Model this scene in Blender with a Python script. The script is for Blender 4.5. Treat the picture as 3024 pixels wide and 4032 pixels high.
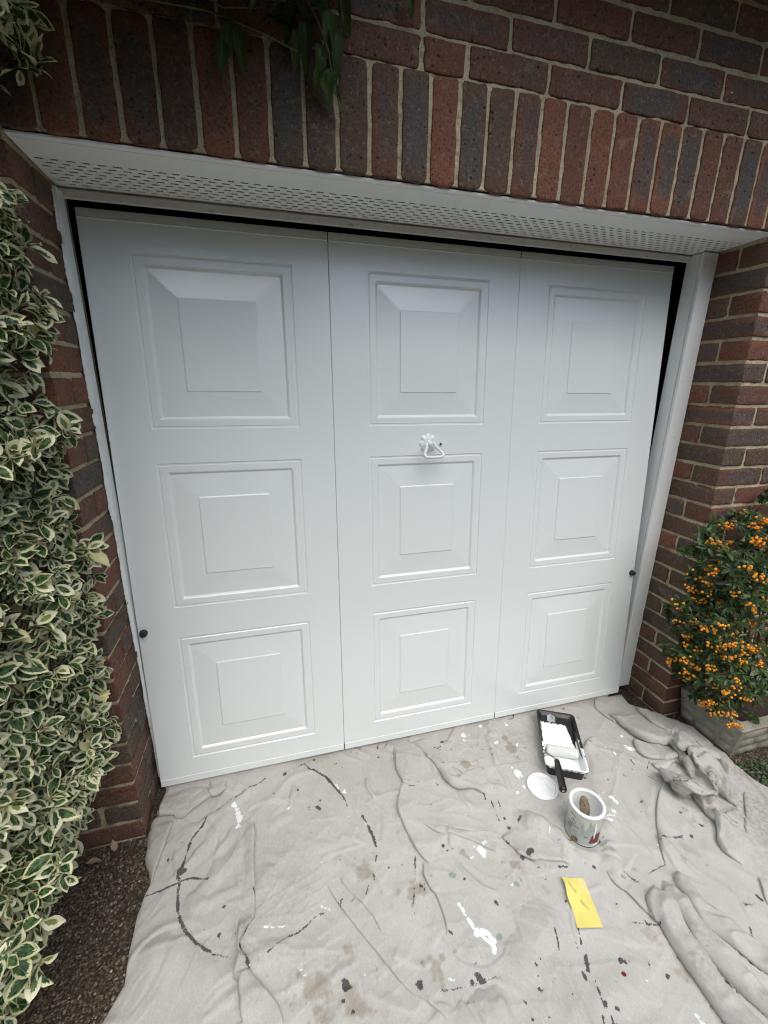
import bpy, bmesh, math, random
import numpy as np
from mathutils import Vector, Matrix
R = math.radians
random.seed(7)
rng = np.random.default_rng(11)
for o in list(bpy.data.objects):
    bpy.data.objects.remove(o)
scn = bpy.context.scene
COL = scn.collection

# ------------------------------------------------------------------ camera
cam_d = bpy.data.cameras.new('camera')
cam = bpy.data.objects.new('camera', cam_d)
COL.objects.link(cam)
rx, ry, rz = -.2940, -.0111, -.2672
ROT = Matrix.Rotation(rz, 3, 'Z') @ Matrix.Rotation(rx, 3, 'X') @ Matrix.Rotation(ry, 3, 'Y')
right, fwd, up = ROT.col[0], ROT.col[1], ROT.col[2]
M3 = Matrix((right, up, -fwd)).transposed()
CAM = Vector((-.2417, -1.1841, 1.4199))
cam.matrix_world = Matrix.Translation(CAM) @ M3.to_4x4()
cam_d.sensor_fit = 'HORIZONTAL'
cam_d.sensor_width = 36
cam_d.lens = 36 * 1686 / 3024
cam_d.clip_start = .02
cam_d.clip_end = 400
scn.camera = cam
scn.render.resolution_x = 768
scn.render.resolution_y = 1024

# ------------------------------------------------------------------ world, sun, exposure
W = bpy.data.worlds.new('World')
scn.world = W
W.use_nodes = True
wn = W.node_tree.nodes
wl = W.node_tree.links
bg = wn['Background']
sky = wn.new('ShaderNodeTexSky')
sky.sky_type = 'NISHITA'
sky.sun_disc = False
SUN_EL, SUN_AZ = 60, 178          # degrees; azimuth measured clockwise from +Y
sky.sun_elevation = R(SUN_EL)
sky.sun_rotation = R(SUN_AZ)
sky.air_density = 1.0
sky.dust_density = 2.5
sky.ozone_density = 1.0
wl.new(sky.outputs[0], bg.inputs[0])
bg.inputs[1].default_value = .15
sun_d = bpy.data.lights.new('sun', 'SUN')
sun_d.energy = 1.4
sun_d.angle = R(76)
sun_d.color = (1, .985, .94)
sun = bpy.data.objects.new('sun', sun_d)
COL.objects.link(sun)
sd = Vector((math.sin(R(SUN_AZ)) * math.cos(R(SUN_EL)), math.cos(R(SUN_AZ)) * math.cos(R(SUN_EL)), math.sin(R(SUN_EL))))
sun.rotation_euler = sd.to_track_quat('Z', 'Y').to_euler()
scn.view_settings.view_transform = 'Standard'
scn.view_settings.look = 'None'
scn.view_settings.gamma = 1
scn.view_settings.use_curve_mapping = False
try:
    scn.cycles.filter_width = 1.1
except Exception:
    pass
scn.view_settings.exposure = 0.68

# ------------------------------------------------------------------ helpers
def tag(o, label=None, cat=None, group=None, kind=None):
    if label: o['label'] = label
    if cat: o['category'] = cat
    if group: o['group'] = group
    if kind: o['kind'] = kind
    return o
def empty(name, loc=(0, 0, 0), label=None, cat=None, group=None):
    o = bpy.data.objects.new(name, None)
    o.location = loc
    o.empty_display_size = .05
    COL.objects.link(o)
    return tag(o, label, cat, group)
def link(name, me, parent=None, loc=None, rot=None, mat=None):
    if mat is not None and not me.materials: me.materials.append(mat)
    o = bpy.data.objects.new(name, me)
    COL.objects.link(o)
    if parent is not None:
        o.parent = parent
    if loc is not None: o.location = loc
    if rot is not None: o.rotation_euler = rot
    return o
def mesh(name, vs, fs, mat=None, smooth=False):
    me = bpy.data.meshes.new(name)
    me.from_pydata([tuple(v) for v in vs], [], fs)
    if mat is not None: me.materials.append(mat)
    if smooth: me.shade_smooth()
    me.update()
    return me
class MB:
    """collects simple shapes into one mesh"""
    def __init__(s): s.v = []; s.f = []
    def add(s, vs, fs, M=None):
        b = len(s.v)
        s.v += [tuple(M @ Vector(v)) if M is not None else tuple(v) for v in vs]
        s.f += [tuple(i + b for i in f) for f in fs]
        return s
    def box(s, x0, x1, y0, y1, z0, z1, bev=0, M=None):
        if bev <= 0:
            vs = [(x, y, z) for x in (x0, x1) for y in (y0, y1) for z in (z0, z1)]
            fs = [(0, 1, 3, 2), (4, 6, 7, 5), (0, 4, 5, 1), (2, 3, 7, 6), (0, 2, 6, 4), (1, 5, 7, 3)]
            return s.add(vs, fs, M)
        bm = bmesh.new()
        bmesh.ops.create_cube(bm, size=1)
        for v in bm.verts:
            v.co = Vector(((x0 + x1) / 2 + v.co.x * (x1 - x0), (y0 + y1) / 2 + v.co.y * (y1 - y0), (z0 + z1) / 2 + v.co.z * (z1 - z0)))
        bmesh.ops.bevel(bm, geom=bm.edges[:], offset=bev, segments=2, affect='EDGES', profile=.5)
        bm.verts.ensure_lookup_table()
        s.add([v.co[:] for v in bm.verts], [[v.index for v in f.verts] for f in bm.faces], M)
        bm.free()
        return s
    def tube(s, pts, rad, n=8, cap=True):
        pts = [Vector(p) for p in pts]
        rad = rad if hasattr(rad, '__len__') else [rad] * len(pts)
        rings = []
        ref = None
        for i, p in enumerate(pts):
            t = (pts[min(i + 1, len(pts) - 1)] - pts[max(i - 1, 0)]).normalized()
            if ref is None:
                ref = Vector((0, 0, 1)) if abs(t.z) < .9 else Vector((1, 0, 0))
            a = t.cross(ref).normalized()
            b = a.cross(t).normalized()
            ref = b
            rings.append([p + rad[i] * (a * math.cos(2 * math.pi * k / n) + b * math.sin(2 * math.pi * k / n)) for k in range(n)])
        vs = [v for r in rings for v in r]
        fs = [(i * n + k, i * n + (k + 1) % n, (i + 1) * n + (k + 1) % n, (i + 1) * n + k) for i in range(len(pts) - 1) for k in range(n)]
        if cap:
            fs.append(tuple(range(n))[::-1])
            fs.append(tuple((len(pts) - 1) * n + k for k in range(n)))
        return s.add(vs, fs)
    def lathe(s, prof, n=32, M=None, cap0=True, cap1=True, wob=0):
        vs = []
        for i, (r, z) in enumerate(prof):
            for k in range(n):
                a = 2 * math.pi * k / n
                rr = r * (1 + wob * math.sin(5 * a + 1) * .5 + wob * math.sin(13 * a) * .5)
                vs.append((rr * math.cos(a), rr * math.sin(a), z))
        fs = [(i * n + k, i * n + (k + 1) % n, (i + 1) * n + (k + 1) % n, (i + 1) * n + k) for i in range(len(prof) - 1) for k in range(n)]
        if cap0: fs.append(tuple(range(n))[::-1])
        if cap1: fs.append(tuple((len(prof) - 1) * n + k for k in range(n)))
        return s.add(vs, fs, M)
    def mesh(s, name, mat=None, smooth=False, angle=None):
        me = mesh(name, s.v, s.f, mat, smooth)
        if angle is not None:
            me.shade_smooth()
            bm = bmesh.new(); bm.from_mesh(me)
            for e in bm.edges:
                if len(e.link_faces) == 2 and e.calc_face_angle(0) > angle: e.smooth = False
            bm.to_mesh(me); bm.free()
        return me

# numpy value noise
def vnoise(x, y, seed=0):
    r = np.random.default_rng(seed).random((256, 256))
    xi = np.floor(x).astype(int); yi = np.floor(y).astype(int)
    fx = x - xi; fy = y - yi
    fx = fx * fx * fx * (fx * (fx * 6 - 15) + 10); fy = fy * fy * fy * (fy * (fy * 6 - 15) + 10)
    a = r[xi % 256, yi % 256]; b = r[(xi + 1) % 256, yi % 256]; c = r[xi % 256, (yi + 1) % 256]; d = r[(xi + 1) % 256, (yi + 1) % 256]
    return (a * (1 - fx) + b * fx) * (1 - fy) + (c * (1 - fx) + d * fx) * fy
def fbm(x, y, seed=0, o=4):
    t = 0; a = .5
    for i in range(o):
        t = t + a * vnoise(x * 2 ** i, y * 2 ** i, seed + i); a *= .5
    return t

# ------------------------------------------------------------------ material helpers
class NT:
    def __init__(s, name):
        s.m = bpy.data.materials.new(name); s.m.use_nodes = True
        s.n = s.m.node_tree.nodes; s.l = s.m.node_tree.links
        s.b = s.n['Principled BSDF']; s.out = s.n['Material Output']
    def node(s, t, **kw):
        nd = s.n.new(t)
        for k, v in kw.items():
            if k.startswith('i_'): s.set(nd.inputs[int(k[2:])] if k[2:].isdigit() else nd.inputs[k[2:]], v)
            else: setattr(nd, k, v)
        return nd
    def set(s, inp, v):
        if isinstance(v, bpy.types.NodeSocket): s.l.new(v, inp)
        elif isinstance(v, bpy.types.Node): s.l.new(v.outputs[0], inp)
        elif hasattr(v, '__len__') and len(v) == 3 and inp.type == 'RGBA': inp.default_value = (*v, 1)
        else: inp.default_value = v
    def math(s, op, a, b=0., c=None, clamp=False):
        nd = s.n.new('ShaderNodeMath'); nd.operation = op; nd.use_clamp = clamp
        s.set(nd.inputs[0], a); s.set(nd.inputs[1], b)
        if c is not None: s.set(nd.inputs[2], c)
        return nd.outputs[0]
    def mix(s, f, a, b, mode='MIX'):
        nd = s.n.new('ShaderNodeMix'); nd.data_type = 'RGBA'; nd.blend_type = mode
        s.set(nd.inputs[0], f); s.set(nd.inputs[6], a); s.set(nd.inputs[7], b)
        return nd.outputs[2]
    def step(s, v, lo, hi, a=0., b=1.):
        nd = s.n.new('ShaderNodeMapRange'); nd.interpolation_type = 'SMOOTHSTEP'
        s.set(nd.inputs[0], v); s.set(nd.inputs[1], lo); s.set(nd.inputs[2], hi); s.set(nd.inputs[3], a); s.set(nd.inputs[4], b)
        return nd.outputs[0]
    def noise(s, vec, scale, detail=3, rough=.55, dist=0):
        nd = s.n.new('ShaderNodeTexNoise')
        if vec is not None: s.set(nd.inputs['Vector'], vec)
        nd.inputs['Scale'].default_value = scale; nd.inputs['Detail'].default_value = detail
        nd.inputs['Roughness'].default_value = rough; nd.inputs['Distortion'].default_value = dist
        return nd.outputs[0]
    def voro(s, vec, scale, feature='F1', out='Distance', rnd=1):
        nd = s.n.new('ShaderNodeTexVoronoi'); nd.feature = feature
        s.set(nd.inputs['Vector'], vec); nd.inputs['Scale'].default_value = scale
        nd.inputs['Randomness'].default_value = rnd
        return nd.outputs[out]
    def obj(s): return s.node('ShaderNodeTexCoord').outputs['Object']
    def pos(s): return s.node('ShaderNodeNewGeometry').outputs['Position']
    def vmul(s, v, k):
        nd = s.n.new('ShaderNodeVectorMath'); nd.operation = 'MULTIPLY'; s.set(nd.inputs[0], v); nd.inputs[1].default_value = k
        return nd.outputs[0]
    def vadd(s, v, w):
        nd = s.n.new('ShaderNodeVectorMath'); nd.operation = 'ADD'; s.set(nd.inputs[0], v); s.set(nd.inputs[1], w)
        return nd.outputs[0]
    def bump(s, h, strength=.5, dist=.002, normal=None):
        nd = s.n.new('ShaderNodeBump'); nd.inputs['Strength'].default_value = strength; nd.inputs['Distance'].default_value = dist
        s.set(nd.inputs['Height'], h)
        if normal is not None: s.l.new(normal, nd.inputs['Normal'])
        return nd.outputs[0]
    def done(s, col=None, rough=None, normal=None, spec=None, **kw):
        if col is not None: s.set(s.b.inputs['Base Color'], col)
        if rough is not None: s.set(s.b.inputs['Roughness'], rough)
        if normal is not None: s.l.new(normal, s.b.inputs['Normal'])
        if spec is not None: s.b.inputs['Specular IOR Level'].default_value = spec
        for k, v in kw.items(): s.set(s.b.inputs[k], v)
        return s.m

def m_brick():
    t = NT('brick')
    info = t.node('ShaderNodeObjectInfo')
    att = t.node('ShaderNodeAttribute', attribute_type='GEOMETRY', attribute_name='bt')
    add = t.node('ShaderNodeVectorMath', operation='ADD')
    t.l.new(info.outputs['Color'], add.inputs[0]); t.l.new(att.outputs['Color'], add.inputs[1])
    sep = t.node('ShaderNodeSeparateXYZ', i_0=add.outputs[0])
    tone, core, seed = sep.outputs
    uvw = t.node('ShaderNodeAttribute', attribute_type='GEOMETRY', attribute_name='bl')   # brick's own coordinates, metres
    p = t.vadd(uvw.outputs['Vector'], t.vmul(add.outputs[0], (0, 0, 37.)))
    l = t.node('ShaderNodeSeparateXYZ', i_0=uvw.outputs['Vector'])
    n1 = t.noise(p, 9, 4, .6)
    n2 = t.noise(p, 38, 5, .65)
    n3 = t.noise(p, 160, 3, .6)
    base = t.node('ShaderNodeValToRGB', i_0=t.math('ADD', tone, t.math('MULTIPLY', t.math('SUBTRACT', n1, .5), .55)))
    e = base.color_ramp.elements
    e[0].position = 0; e[0].color = (.100, .078, .058, 1)
    e[1].position = 1; e[1].color = (.225, .092, .050, 1)
    for ps, c in ((.25, (.120, .074, .050)), (.5, (.150, .070, .048)), (.75, (.172, .073, .049))):
        q = e.new(ps); q.color = (*c, 1)
    ax = t.math('ABSOLUTE', l.outputs[0]); az = t.math('ABSOLUTE', l.outputs[2])
    mx = t.step(t.math('ADD', ax, t.math('MULTIPLY', t.math('SUBTRACT', n1, .5), .10)), .060, .092, 1, 0)
    mz = t.step(t.math('ADD', az, t.math('MULTIPLY', t.math('SUBTRACT', n1, .5), .05)), .014, .027, 1, 0)
    cm = t.math('MULTIPLY', t.math('MULTIPLY', mx, mz), core, clamp=True)
    col = t.mix(t.math('MULTIPLY', cm, t.step(n2, .25, .6, .45, 1)), base.outputs[0], (.088, .085, .082))
    col = t.mix(t.step(n2, .52, .72, 0, .5), col, (.20, .13, .095))
    col = t.mix(t.step(n3, .48, .68, 0, .78), col, (.042, .032, .029))
    col = t.mix(t.step(t.noise(p, 110, 3, .65), .54, .70, 0, .55), col, (.27, .19, .145))
    sp = t.voro(t.vadd(p, t.vmul(t.node('ShaderNodeTexNoise', i_Vector=p, i_Scale=90.).outputs['Color'], (.006, .006, .006))), 75)
    spr = t.voro(p, 75, out='Color')
    sx = t.node('ShaderNodeSeparateXYZ', i_0=spr)
    pit = t.math('MULTIPLY', t.step(sp, .12, .30, 1, 0), t.step(t.math('ADD', sx.outputs[0], t.math('MULTIPLY', t.math('SUBTRACT', seed, .5), .3)), .74, .82))
    col = t.mix(t.math('MULTIPLY', pit, .8), col, (.025, .022, .022))
    # scattered lime bloom / old mortar smears
    n4 = t.noise(t.vadd(p, (3, 1, 2)), 14, 5, .7)
    col = t.mix(t.step(n4, .60, .76, 0, .5), col, (.27, .22, .165))
    n5 = t.noise(t.vadd(t.vmul(p, (1, 1, .6)), (9, 4, 1)), 7, 6, .75)
    col = t.mix(t.step(n5, .64, .76, 0, .55), col, (.42, .39, .36))
    h = t.math('ADD', t.math('MULTIPLY', n3, .5), t.math('MULTIPLY', n2, .8))
    h = t.math('SUBTRACT', h, t.math('MULTIPLY', pit, .7))
    return t.done(col, t.step(n2, .3, .7, .72, .92), t.bump(h, 1., .004), .25)
def m_mortar():
    t = NT('mortar'); p = t.pos()
    n1 = t.noise(p, 6, 4); n2 = t.noise(p, 60, 4, .7); n3 = t.noise(p, 340, 3, .6)
    col = t.mix(t.step(n1, .35, .65), (.47, .405, .27), (.60, .525, .35))
    col = t.mix(t.step(n2, .5, .72, 0, .6), col, (.17, .15, .09))
    col = t.mix(t.step(n3, .52, .70, 0, .7), col, (.12, .10, .07))
    z = t.node('ShaderNodeSeparateXYZ', i_0=p).outputs[2]
    # green algae low down and in patches
    al = t.math('MULTIPLY', t.step(t.noise(p, 11, 3), .5, .68), t.step(z, .1, .5, .8, .15))
    col = t.mix(al, col, (.10, .11, .055))
    h = t.math('ADD', t.math('MULTIPLY', n2, 1.), t.math('MULTIPLY', n3, .6))
    return t.done(col, .95, t.bump(h, 1., .004), .15)
def m_paint(name, col=(.80, .81, .80), rough=.35, orange=.35, brush=0., grime=0.):
    t = NT(name); p = t.pos()
    n = t.noise(p, 420, 2, .5)
    h = t.math('MULTIPLY', n, orange)
    if brush:
        q = t.vmul(p, (1, 1, .05)); b = t.noise(q, 520, 3, .6)
        q2 = t.vmul(p, (.06, 1, 1)); b2 = t.noise(q2, 420, 3, .6)
        h = t.math('ADD', h, t.math('MULTIPLY', t.math('ADD', b, b2), brush))
    c = col
    big = t.noise(p, 3, 3)
    c = t.mix(t.step(big, .4, .7, 0, .12), c, tuple(x * .97 for x in col))
    if grime:
        g = t.noise(t.vmul(p, (1, 1, 2.5)), 28, 6, .75)
        c = t.mix(t.step(g, .58, .72, 0, grime), c, (.33, .28, .20))
        g2 = t.noise(p, 70, 5, .7)
        c = t.mix(t.step(g2, .66, .74, 0, grime), c, (.12, .10, .08))
    r = rough
    return t.done(c, r, t.bump(h, .22, .0012), .8 if name == 'door_gloss' else .5)
def m_plain(name, col, rough=.5, bscale=300, bstr=.15, var=.15, spec=.5, metal=0):
    t = NT(name); p = t.pos()
    n = t.noise(p, 40, 4, .6)
    c = t.mix(t.step(n, .35, .7), tuple(x * (1 - var) for x in col), tuple(min(1, x * (1 + var)) for x in col))
    return t.done(c, t.step(n, .3, .7, max(.03, rough - .08), min(1, rough + .08)), t.bump(t.noise(p, bscale, 3), bstr, .002), spec, Metallic=metal)
def m_ground():
    t = NT('exposed_aggregate'); p = t.pos()
    f = t.node('ShaderNodeTexVoronoi', i_Vector=p); f.inputs['Scale'].default_value = 130
    sep = t.node('ShaderNodeSeparateColor', i_0=f.outputs['Color'])
    r = t.node('ShaderNodeValToRGB', i_0=sep.outputs[0]); e = r.color_ramp.elements
    e[0].color = (.045, .033, .022, 1); e[1].color = (.24, .20, .15, 1)
    for ps, c in ((.3, (.085, .06, .038)), (.6, (.12, .09, .06)), (.85, (.16, .125, .085))):
        q = e.new(ps); q.color = (*c, 1)
    edge = t.step(f.outputs['Distance'], .35, .62, 0, 1)
    col = t.mix(edge, r.outputs[0], (.035, .028, .02))
    big = t.noise(p, 5, 4)
    col = t.mix(t.step(big, .4, .7, 0, .5), col, (.05, .04, .028))
    h = t.math('SUBTRACT', 1, f.outputs['Distance'])
    return t.done(col, .8, t.bump(h, 1., .006), .3)
def m_pebble():
    t = NT('pebble'); a = t.node('ShaderNodeAttribute', attribute_type='GEOMETRY', attribute_name='pc')
    n = t.noise(t.pos(), 500, 3)
    return t.done(t.mix(t.step(n, .4, .7, 0, .4), a.outputs['Color'], (.05, .04, .03)), .75, None, .3)
def m_cloth():
    t = NT('dust_sheet'); p = t.pos()
    a = t.node('ShaderNodeAttribute', attribute_type='GEOMETRY', attribute_name='st1')
    b = t.node('ShaderNodeAttribute', attribute_type='GEOMETRY', attribute_name='st2')
    sa = t.node('ShaderNodeSeparateColor', i_0=a.outputs['Color']); sb = t.node('ShaderNodeSeparateColor', i_0=b.outputs['Color'])
    n0 = t.noise(p, 2.2, 4, .6); n1 = t.noise(p, 11, 5, .65); n2 = t.noise(p, 85, 5, .7); n3 = t.noise(p, 260, 3, .6)
    col = t.mix(t.step(n0, .38, .62), (.515, .506, .462), (.572, .564, .523))
    col = t.mix(t.step(n1, .5, .75, 0, .5), col, (.475, .455, .415))
    col = t.mix(t.math('MULTIPLY', sb.outputs[2], t.step(n2, .35, .65, .3, 1)), col, (.25, .225, .20))
    gr_ = t.noise(p, 420, 2, .7)
    col = t.mix(t.step(gr_, .35, .65, 0, .34), col, (.36, .35, .32))
    gl = t.noise(t.vmul(p, (1, .35, 1)), 300, 2, .6)
    col = t.mix(t.step(gl, .5, .7, 0, .25), col, (.70, .69, .66))
    sp = t.noise(p, 46, 6, .72)
    col = t.mix(t.step(sp, .655, .70, 0, .55), col, (.20, .19, .18))
    br = t.step(t.math('ADD', sa.outputs[2], t.math('MULTIPLY', t.math('SUBTRACT', n2, .5), .7)), .1, 1.0, 0, .75)
    col = t.mix(br, col, (.29, .235, .17))
    gr = t.step(t.math('ADD', sb.outputs[0], t.math('MULTIPLY', t.math('SUBTRACT', n2, .5), .8)), .3, .6, 0, .75)
    col = t.mix(gr, col, (.20, .32, .26))
    rd = t.step(t.math('ADD', sb.outputs[1], t.math('MULTIPLY', t.math('SUBTRACT', n2, .5), .5)), .35, .5)
    col = t.mix(rd, col, (.16, .02, .02))
    wh = t.step(t.math('ADD', sa.outputs[1], t.math('MULTIPLY', t.math('SUBTRACT', n2, .5), 1.5)), .36, .52)
    col = t.mix(wh, col, (.86, .88, .87))
    bk = t.step(t.math('ADD', sa.outputs[0], t.math('MULTIPLY', t.math('SUBTRACT', t.math('ADD', t.math('MULTIPLY', n3, .6), t.math('MULTIPLY', n2, .4)), .5), 2.4)), .40, .52)
    col = t.mix(t.math('MULTIPLY', bk, .86), col, (.024, .025, .028))
    x = t.node('ShaderNodeTexWave', wave_type='BANDS', bands_direction='X', i_Vector=p); x.inputs['Scale'].default_value = 220; x.inputs['Distortion'].default_value = 1.2
    y = t.node('ShaderNodeTexWave', wave_type='BANDS', bands_direction='Y', i_Vector=p); y.inputs['Scale'].default_value = 220; y.inputs['Distortion'].default_value = 1.2
    h = t.math('ADD', t.math('ADD', t.math('MULTIPLY', x.outputs[1], .12), t.math('MULTIPLY', y.outputs[1], .12)), t.math('MULTIPLY', n2, .5))
    return t.done(col, t.mix(t.math('MAXIMUM', bk, wh), (.92,) * 3, (.5,) * 3), t.bump(t.math('ADD', h, t.math('MULTIPLY', gr_, .35)), .7, .003), .2)
def m_leaf(name, kind):
    t = NT(name)
    uv = t.node('ShaderNodeAttribute', attribute_type='GEOMETRY', attribute_name='luv')
    s = t.node('ShaderNodeSeparateXYZ', i_0=uv.outputs['Vector']); u, v, rnd = s.outputs
    au = t.math('ABSOLUTE', u)
    pv = t.node('ShaderNodeCombineXYZ', i_0=t.math('ADD', u, t.math('MULTIPLY', rnd, 91.)), i_1=t.math('MULTIPLY', v, 2.6), i_2=rnd).outputs[0]
    if kind == 'varieg':
        # streaks run from the midrib outwards and forwards
        sv = t.node('ShaderNodeCombineXYZ', i_0=t.math('MULTIPLY', u, .9), i_1=t.math('MULTIPLY', t.math('SUBTRACT', v, t.math('MULTIPLY', au, .35)), 9.), i_2=t.math('MULTIPLY', rnd, 57.)).outputs[0]
        n = t.noise(sv, 1.6, 4, .65)
        nb = t.noise(pv, 1.4, 3, .6)
        vv = t.math('MULTIPLY', t.math('SUBTRACT', v, .46), 1.75)
        d = t.math('SQRT', t.math('ADD', t.math('POWER', au, 2.), t.math('POWER', t.math('ABSOLUTE', vv), 2.)))
        d = t.math('MAXIMUM', d, au)
        d = t.math('ADD', d, t.math('MULTIPLY', t.math('SUBTRACT', n, .5), .85))
        d = t.math('ADD', d, t.math('MULTIPLY', t.math('SUBTRACT', rnd, .5), .45))
        cream = t.step(d, .60, .68)
        mid = t.step(t.math('ADD', nb, t.math('MULTIPLY', au, .18)), .50, .62)
        g = t.mix(mid, (.014, .044, .017), (.070, .135, .045))
        g = t.mix(t.step(rnd, .78, .9), g, (.17, .22, .055))
        cr = t.mix(t.step(rnd, .2, .9), (.60, .60, .34), (.68, .68, .47))
        col = t.mix(t.step(rnd, .968, .975), t.mix(cream, g, cr), (.56, .53, .27))
        col = t.mix(t.step(au, .015, .05, .5, 0), col, (.30, .36, .2))
        rough, spec = .45, .28
    elif kind == 'pyra':
        n = t.noise(pv, 2.5, 3)
        g = t.mix(t.step(rnd, .1, .95), (.018, .048, .014), (.075, .125, .034))
        col = t.mix(t.step(n, .45, .75, 0, .6), g, (.055, .095, .03))
        col = t.mix(t.step(au, .02, .08, .5, 0), col, (.14, .19, .07))
        rough, spec = .38, .45
    else:
        n = t.noise(pv, 2.2, 4)
        g = t.mix(t.step(rnd, .1, .95), (.022, .048, .012), (.065, .11, .028))
        col = t.mix(t.step(n, .45, .75, 0, .6), g, (.06, .09, .022))
        col = t.mix(t.step(au, .02, .07, .5, 0), col, (.16, .2, .07))
        rough, spec = .5, .35
    h = t.math('ADD', t.step(au, 0., .12), t.math('MULTIPLY', t.noise(pv, 6, 2), .5))
    tr = t.node('ShaderNodeBsdfTranslucent', i_0=col)
    mixs = t.node('ShaderNodeMixShader'); mixs.inputs[0].default_value = .12
    m = t.done(col, rough, t.bump(h, .3, .001), spec)
    t.l.new(t.b.outputs[0], mixs.inputs[1]); t.l.new(tr.outputs[0], mixs.inputs[2]); t.l.new(mixs.outputs[0], t.out.inputs[0])
    return m
def m_stone():
    t = NT('cast_stone'); p = t.pos()
    n = t.noise(p, 8, 5, .65); n2 = t.noise(p, 55, 5, .7); n3 = t.noise(p, 240, 3)
    col = t.mix(t.step(n, .35, .65), (.25, .24, .19), (.34, .33, .275))
    col = t.mix(t.step(n2, .5, .7, 0, .6), col, (.16, .16, .105))
    col = t.mix(t.step(n, .55, .75, 0, .6), col, (.15, .165, .09))
    return t.done(col, .9, t.bump(t.math('ADD', n2, t.math('MULTIPLY', n3, .5)), .9, .004), .2)
def m_sandpaper():
    t = NT('sandpaper'); p = t.pos()
    n = t.noise(p, 22, 4, .6); n2 = t.noise(t.vmul(p, (1, .25, 1)), 70, 5, .7); n3 = t.noise(p, 900, 2)
    g = t.node('ShaderNodeTexCoord').outputs['Object']
    gx = t.node('ShaderNodeSeparateXYZ', i_0=g)
    col = t.mix(t.step(n, .4, .7), (.80, .70, .20), (.74, .64, .19))
    wear = t.math('MULTIPLY', t.step(n2, .54, .64), t.step(t.math('ABSOLUTE', t.math('SUBTRACT', gx.outputs[0], .006)), .004, .022, 1, 0))
    col = t.mix(t.math('MULTIPLY', wear, .7), col, (.36, .32, .17))
    col = t.mix(t.math('MULTIPLY', t.step(gx.outputs[0], .018, .034), t.step(n2, .42, .6, 0, .75)), col, (.62, .62, .52))
    return t.done(col, .9, t.bump(n3, .6, .001), .2)
def m_tin():
    t = NT('tin_label'); p = t.obj()
    n = t.noise(p, 16, 5, .65); n2 = t.noise(t.vmul(p, (1, 1, .4)), 60, 5, .7)
    col = t.mix(t.step(n, .38, .62), (.42, .46, .43), (.58, .60, .57))
    col = t.mix(t.step(n2, .5, .66, 0, .7), col, (.28, .33, .31))
    z = t.node('ShaderNodeSeparateXYZ', i_0=p).outputs[2]
    drip = t.step(t.math('ADD', z, t.math('MULTIPLY', t.math('SUBTRACT', t.noise(t.vmul(p, (1, 1, .12)), 70, 3), .5), .12)), .075, .09)
    col = t.mix(drip, col, (.66, .68, .58))
    return t.done(col, .42, t.bump(n2, .3, .001), .5)

MAT = dict(
    brick=m_brick(), mortar=m_mortar(), ground=m_ground(), pebble=m_pebble(), cloth=m_cloth(),
    door=m_paint('door_gloss', (.77, .825, .805), .13, .6, .7), timber=m_paint('timber_paint', (.80, .83, .81), .42, .8, .5, .35),
    head=m_paint('old_timber_paint', (.70, .70, .66), .5, .8, .6, .8), soffit=m_paint('soffit_paint', (.86, .88, .855), .5, .6),
    white=m_paint('fresh_paint', (.86, .875, .87), .2, 1.2), wet=m_paint('wet_paint', (.84, .86, .85), .12, .2),
    nap=m_plain('roller_nap', (.74, .77, .72), .8, 700, .9, .05), black=m_plain('black_plastic', (.012, .012, .013), .35, 500, .2),
    rubber=m_plain('black_rubber', (.02, .02, .021), .6, 400, .4), dark=m_plain('painted_shade', (.012, .011, .010), .95, 100, .1),  # near-black stands for shade in slots, seams and keyhole
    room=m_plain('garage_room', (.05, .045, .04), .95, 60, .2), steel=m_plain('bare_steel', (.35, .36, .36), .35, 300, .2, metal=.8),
    wood=m_plain('bare_wood', (.19, .135, .088), .65, 120, .4, .4), stem=m_plain('green_stem', (.10, .10, .04), .7, 200, .4, .3),
    bark=m_plain('bark', (.07, .05, .035), .9, 200, .8, .3), soil=m_plain('soil', (.045, .025, .018), .95, 160, 1., .5),
    stone=m_stone(), sand=m_sandpaper(), tin=m_tin(), red=m_plain('red_print', (.17, .025, .03), .45, 200, .1, .25), gold=m_plain('brown_print', (.24, .15, .06), .5, 80, .2, .5),
    ink=m_plain('black_print', (.02, .02, .022), .5), paper=m_plain('sticker_paper', (.45, .50, .52), .35, 90, .3, .5),
    ledge=m_plain('silver_metal', (.42, .43, .43), .4, 200, .3, .2, metal=.6), backing=m_plain('paper_backing', (.66, .64, .60), .8),
    berry=m_plain('berry', (.88, .31, .015), .35, 60, .1, .25), dryleaf=m_plain('dry_leaf', (.34, .26, .16), .8, 120, .4, .3), weed=m_plain('weed_leaf', (.05, .085, .028), .5, 120, .3, .35),
    varieg=m_leaf('variegated_leaf', 'varieg'), pyra=m_leaf('firethorn_leaf', 'pyra'), vine=m_leaf('climber_leaf', 'vine'),
    flower=m_plain('pale_blossom', (.62, .58, .30), .6, 100, .2, .1))

# ------------------------------------------------------------------ setting: ground
XL, XR, D = -.7033, 1.3725, .2022        # reveal faces, reveal depth
gm = MB()
gm.add([(-60, -60, 0), (60, -60, 0), (60, 60, 0), (-60, 60, 0)], [(0, 1, 2, 3)])
tag(link('ground', gm.mesh('ground', MAT['ground'])), kind='structure')

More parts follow.
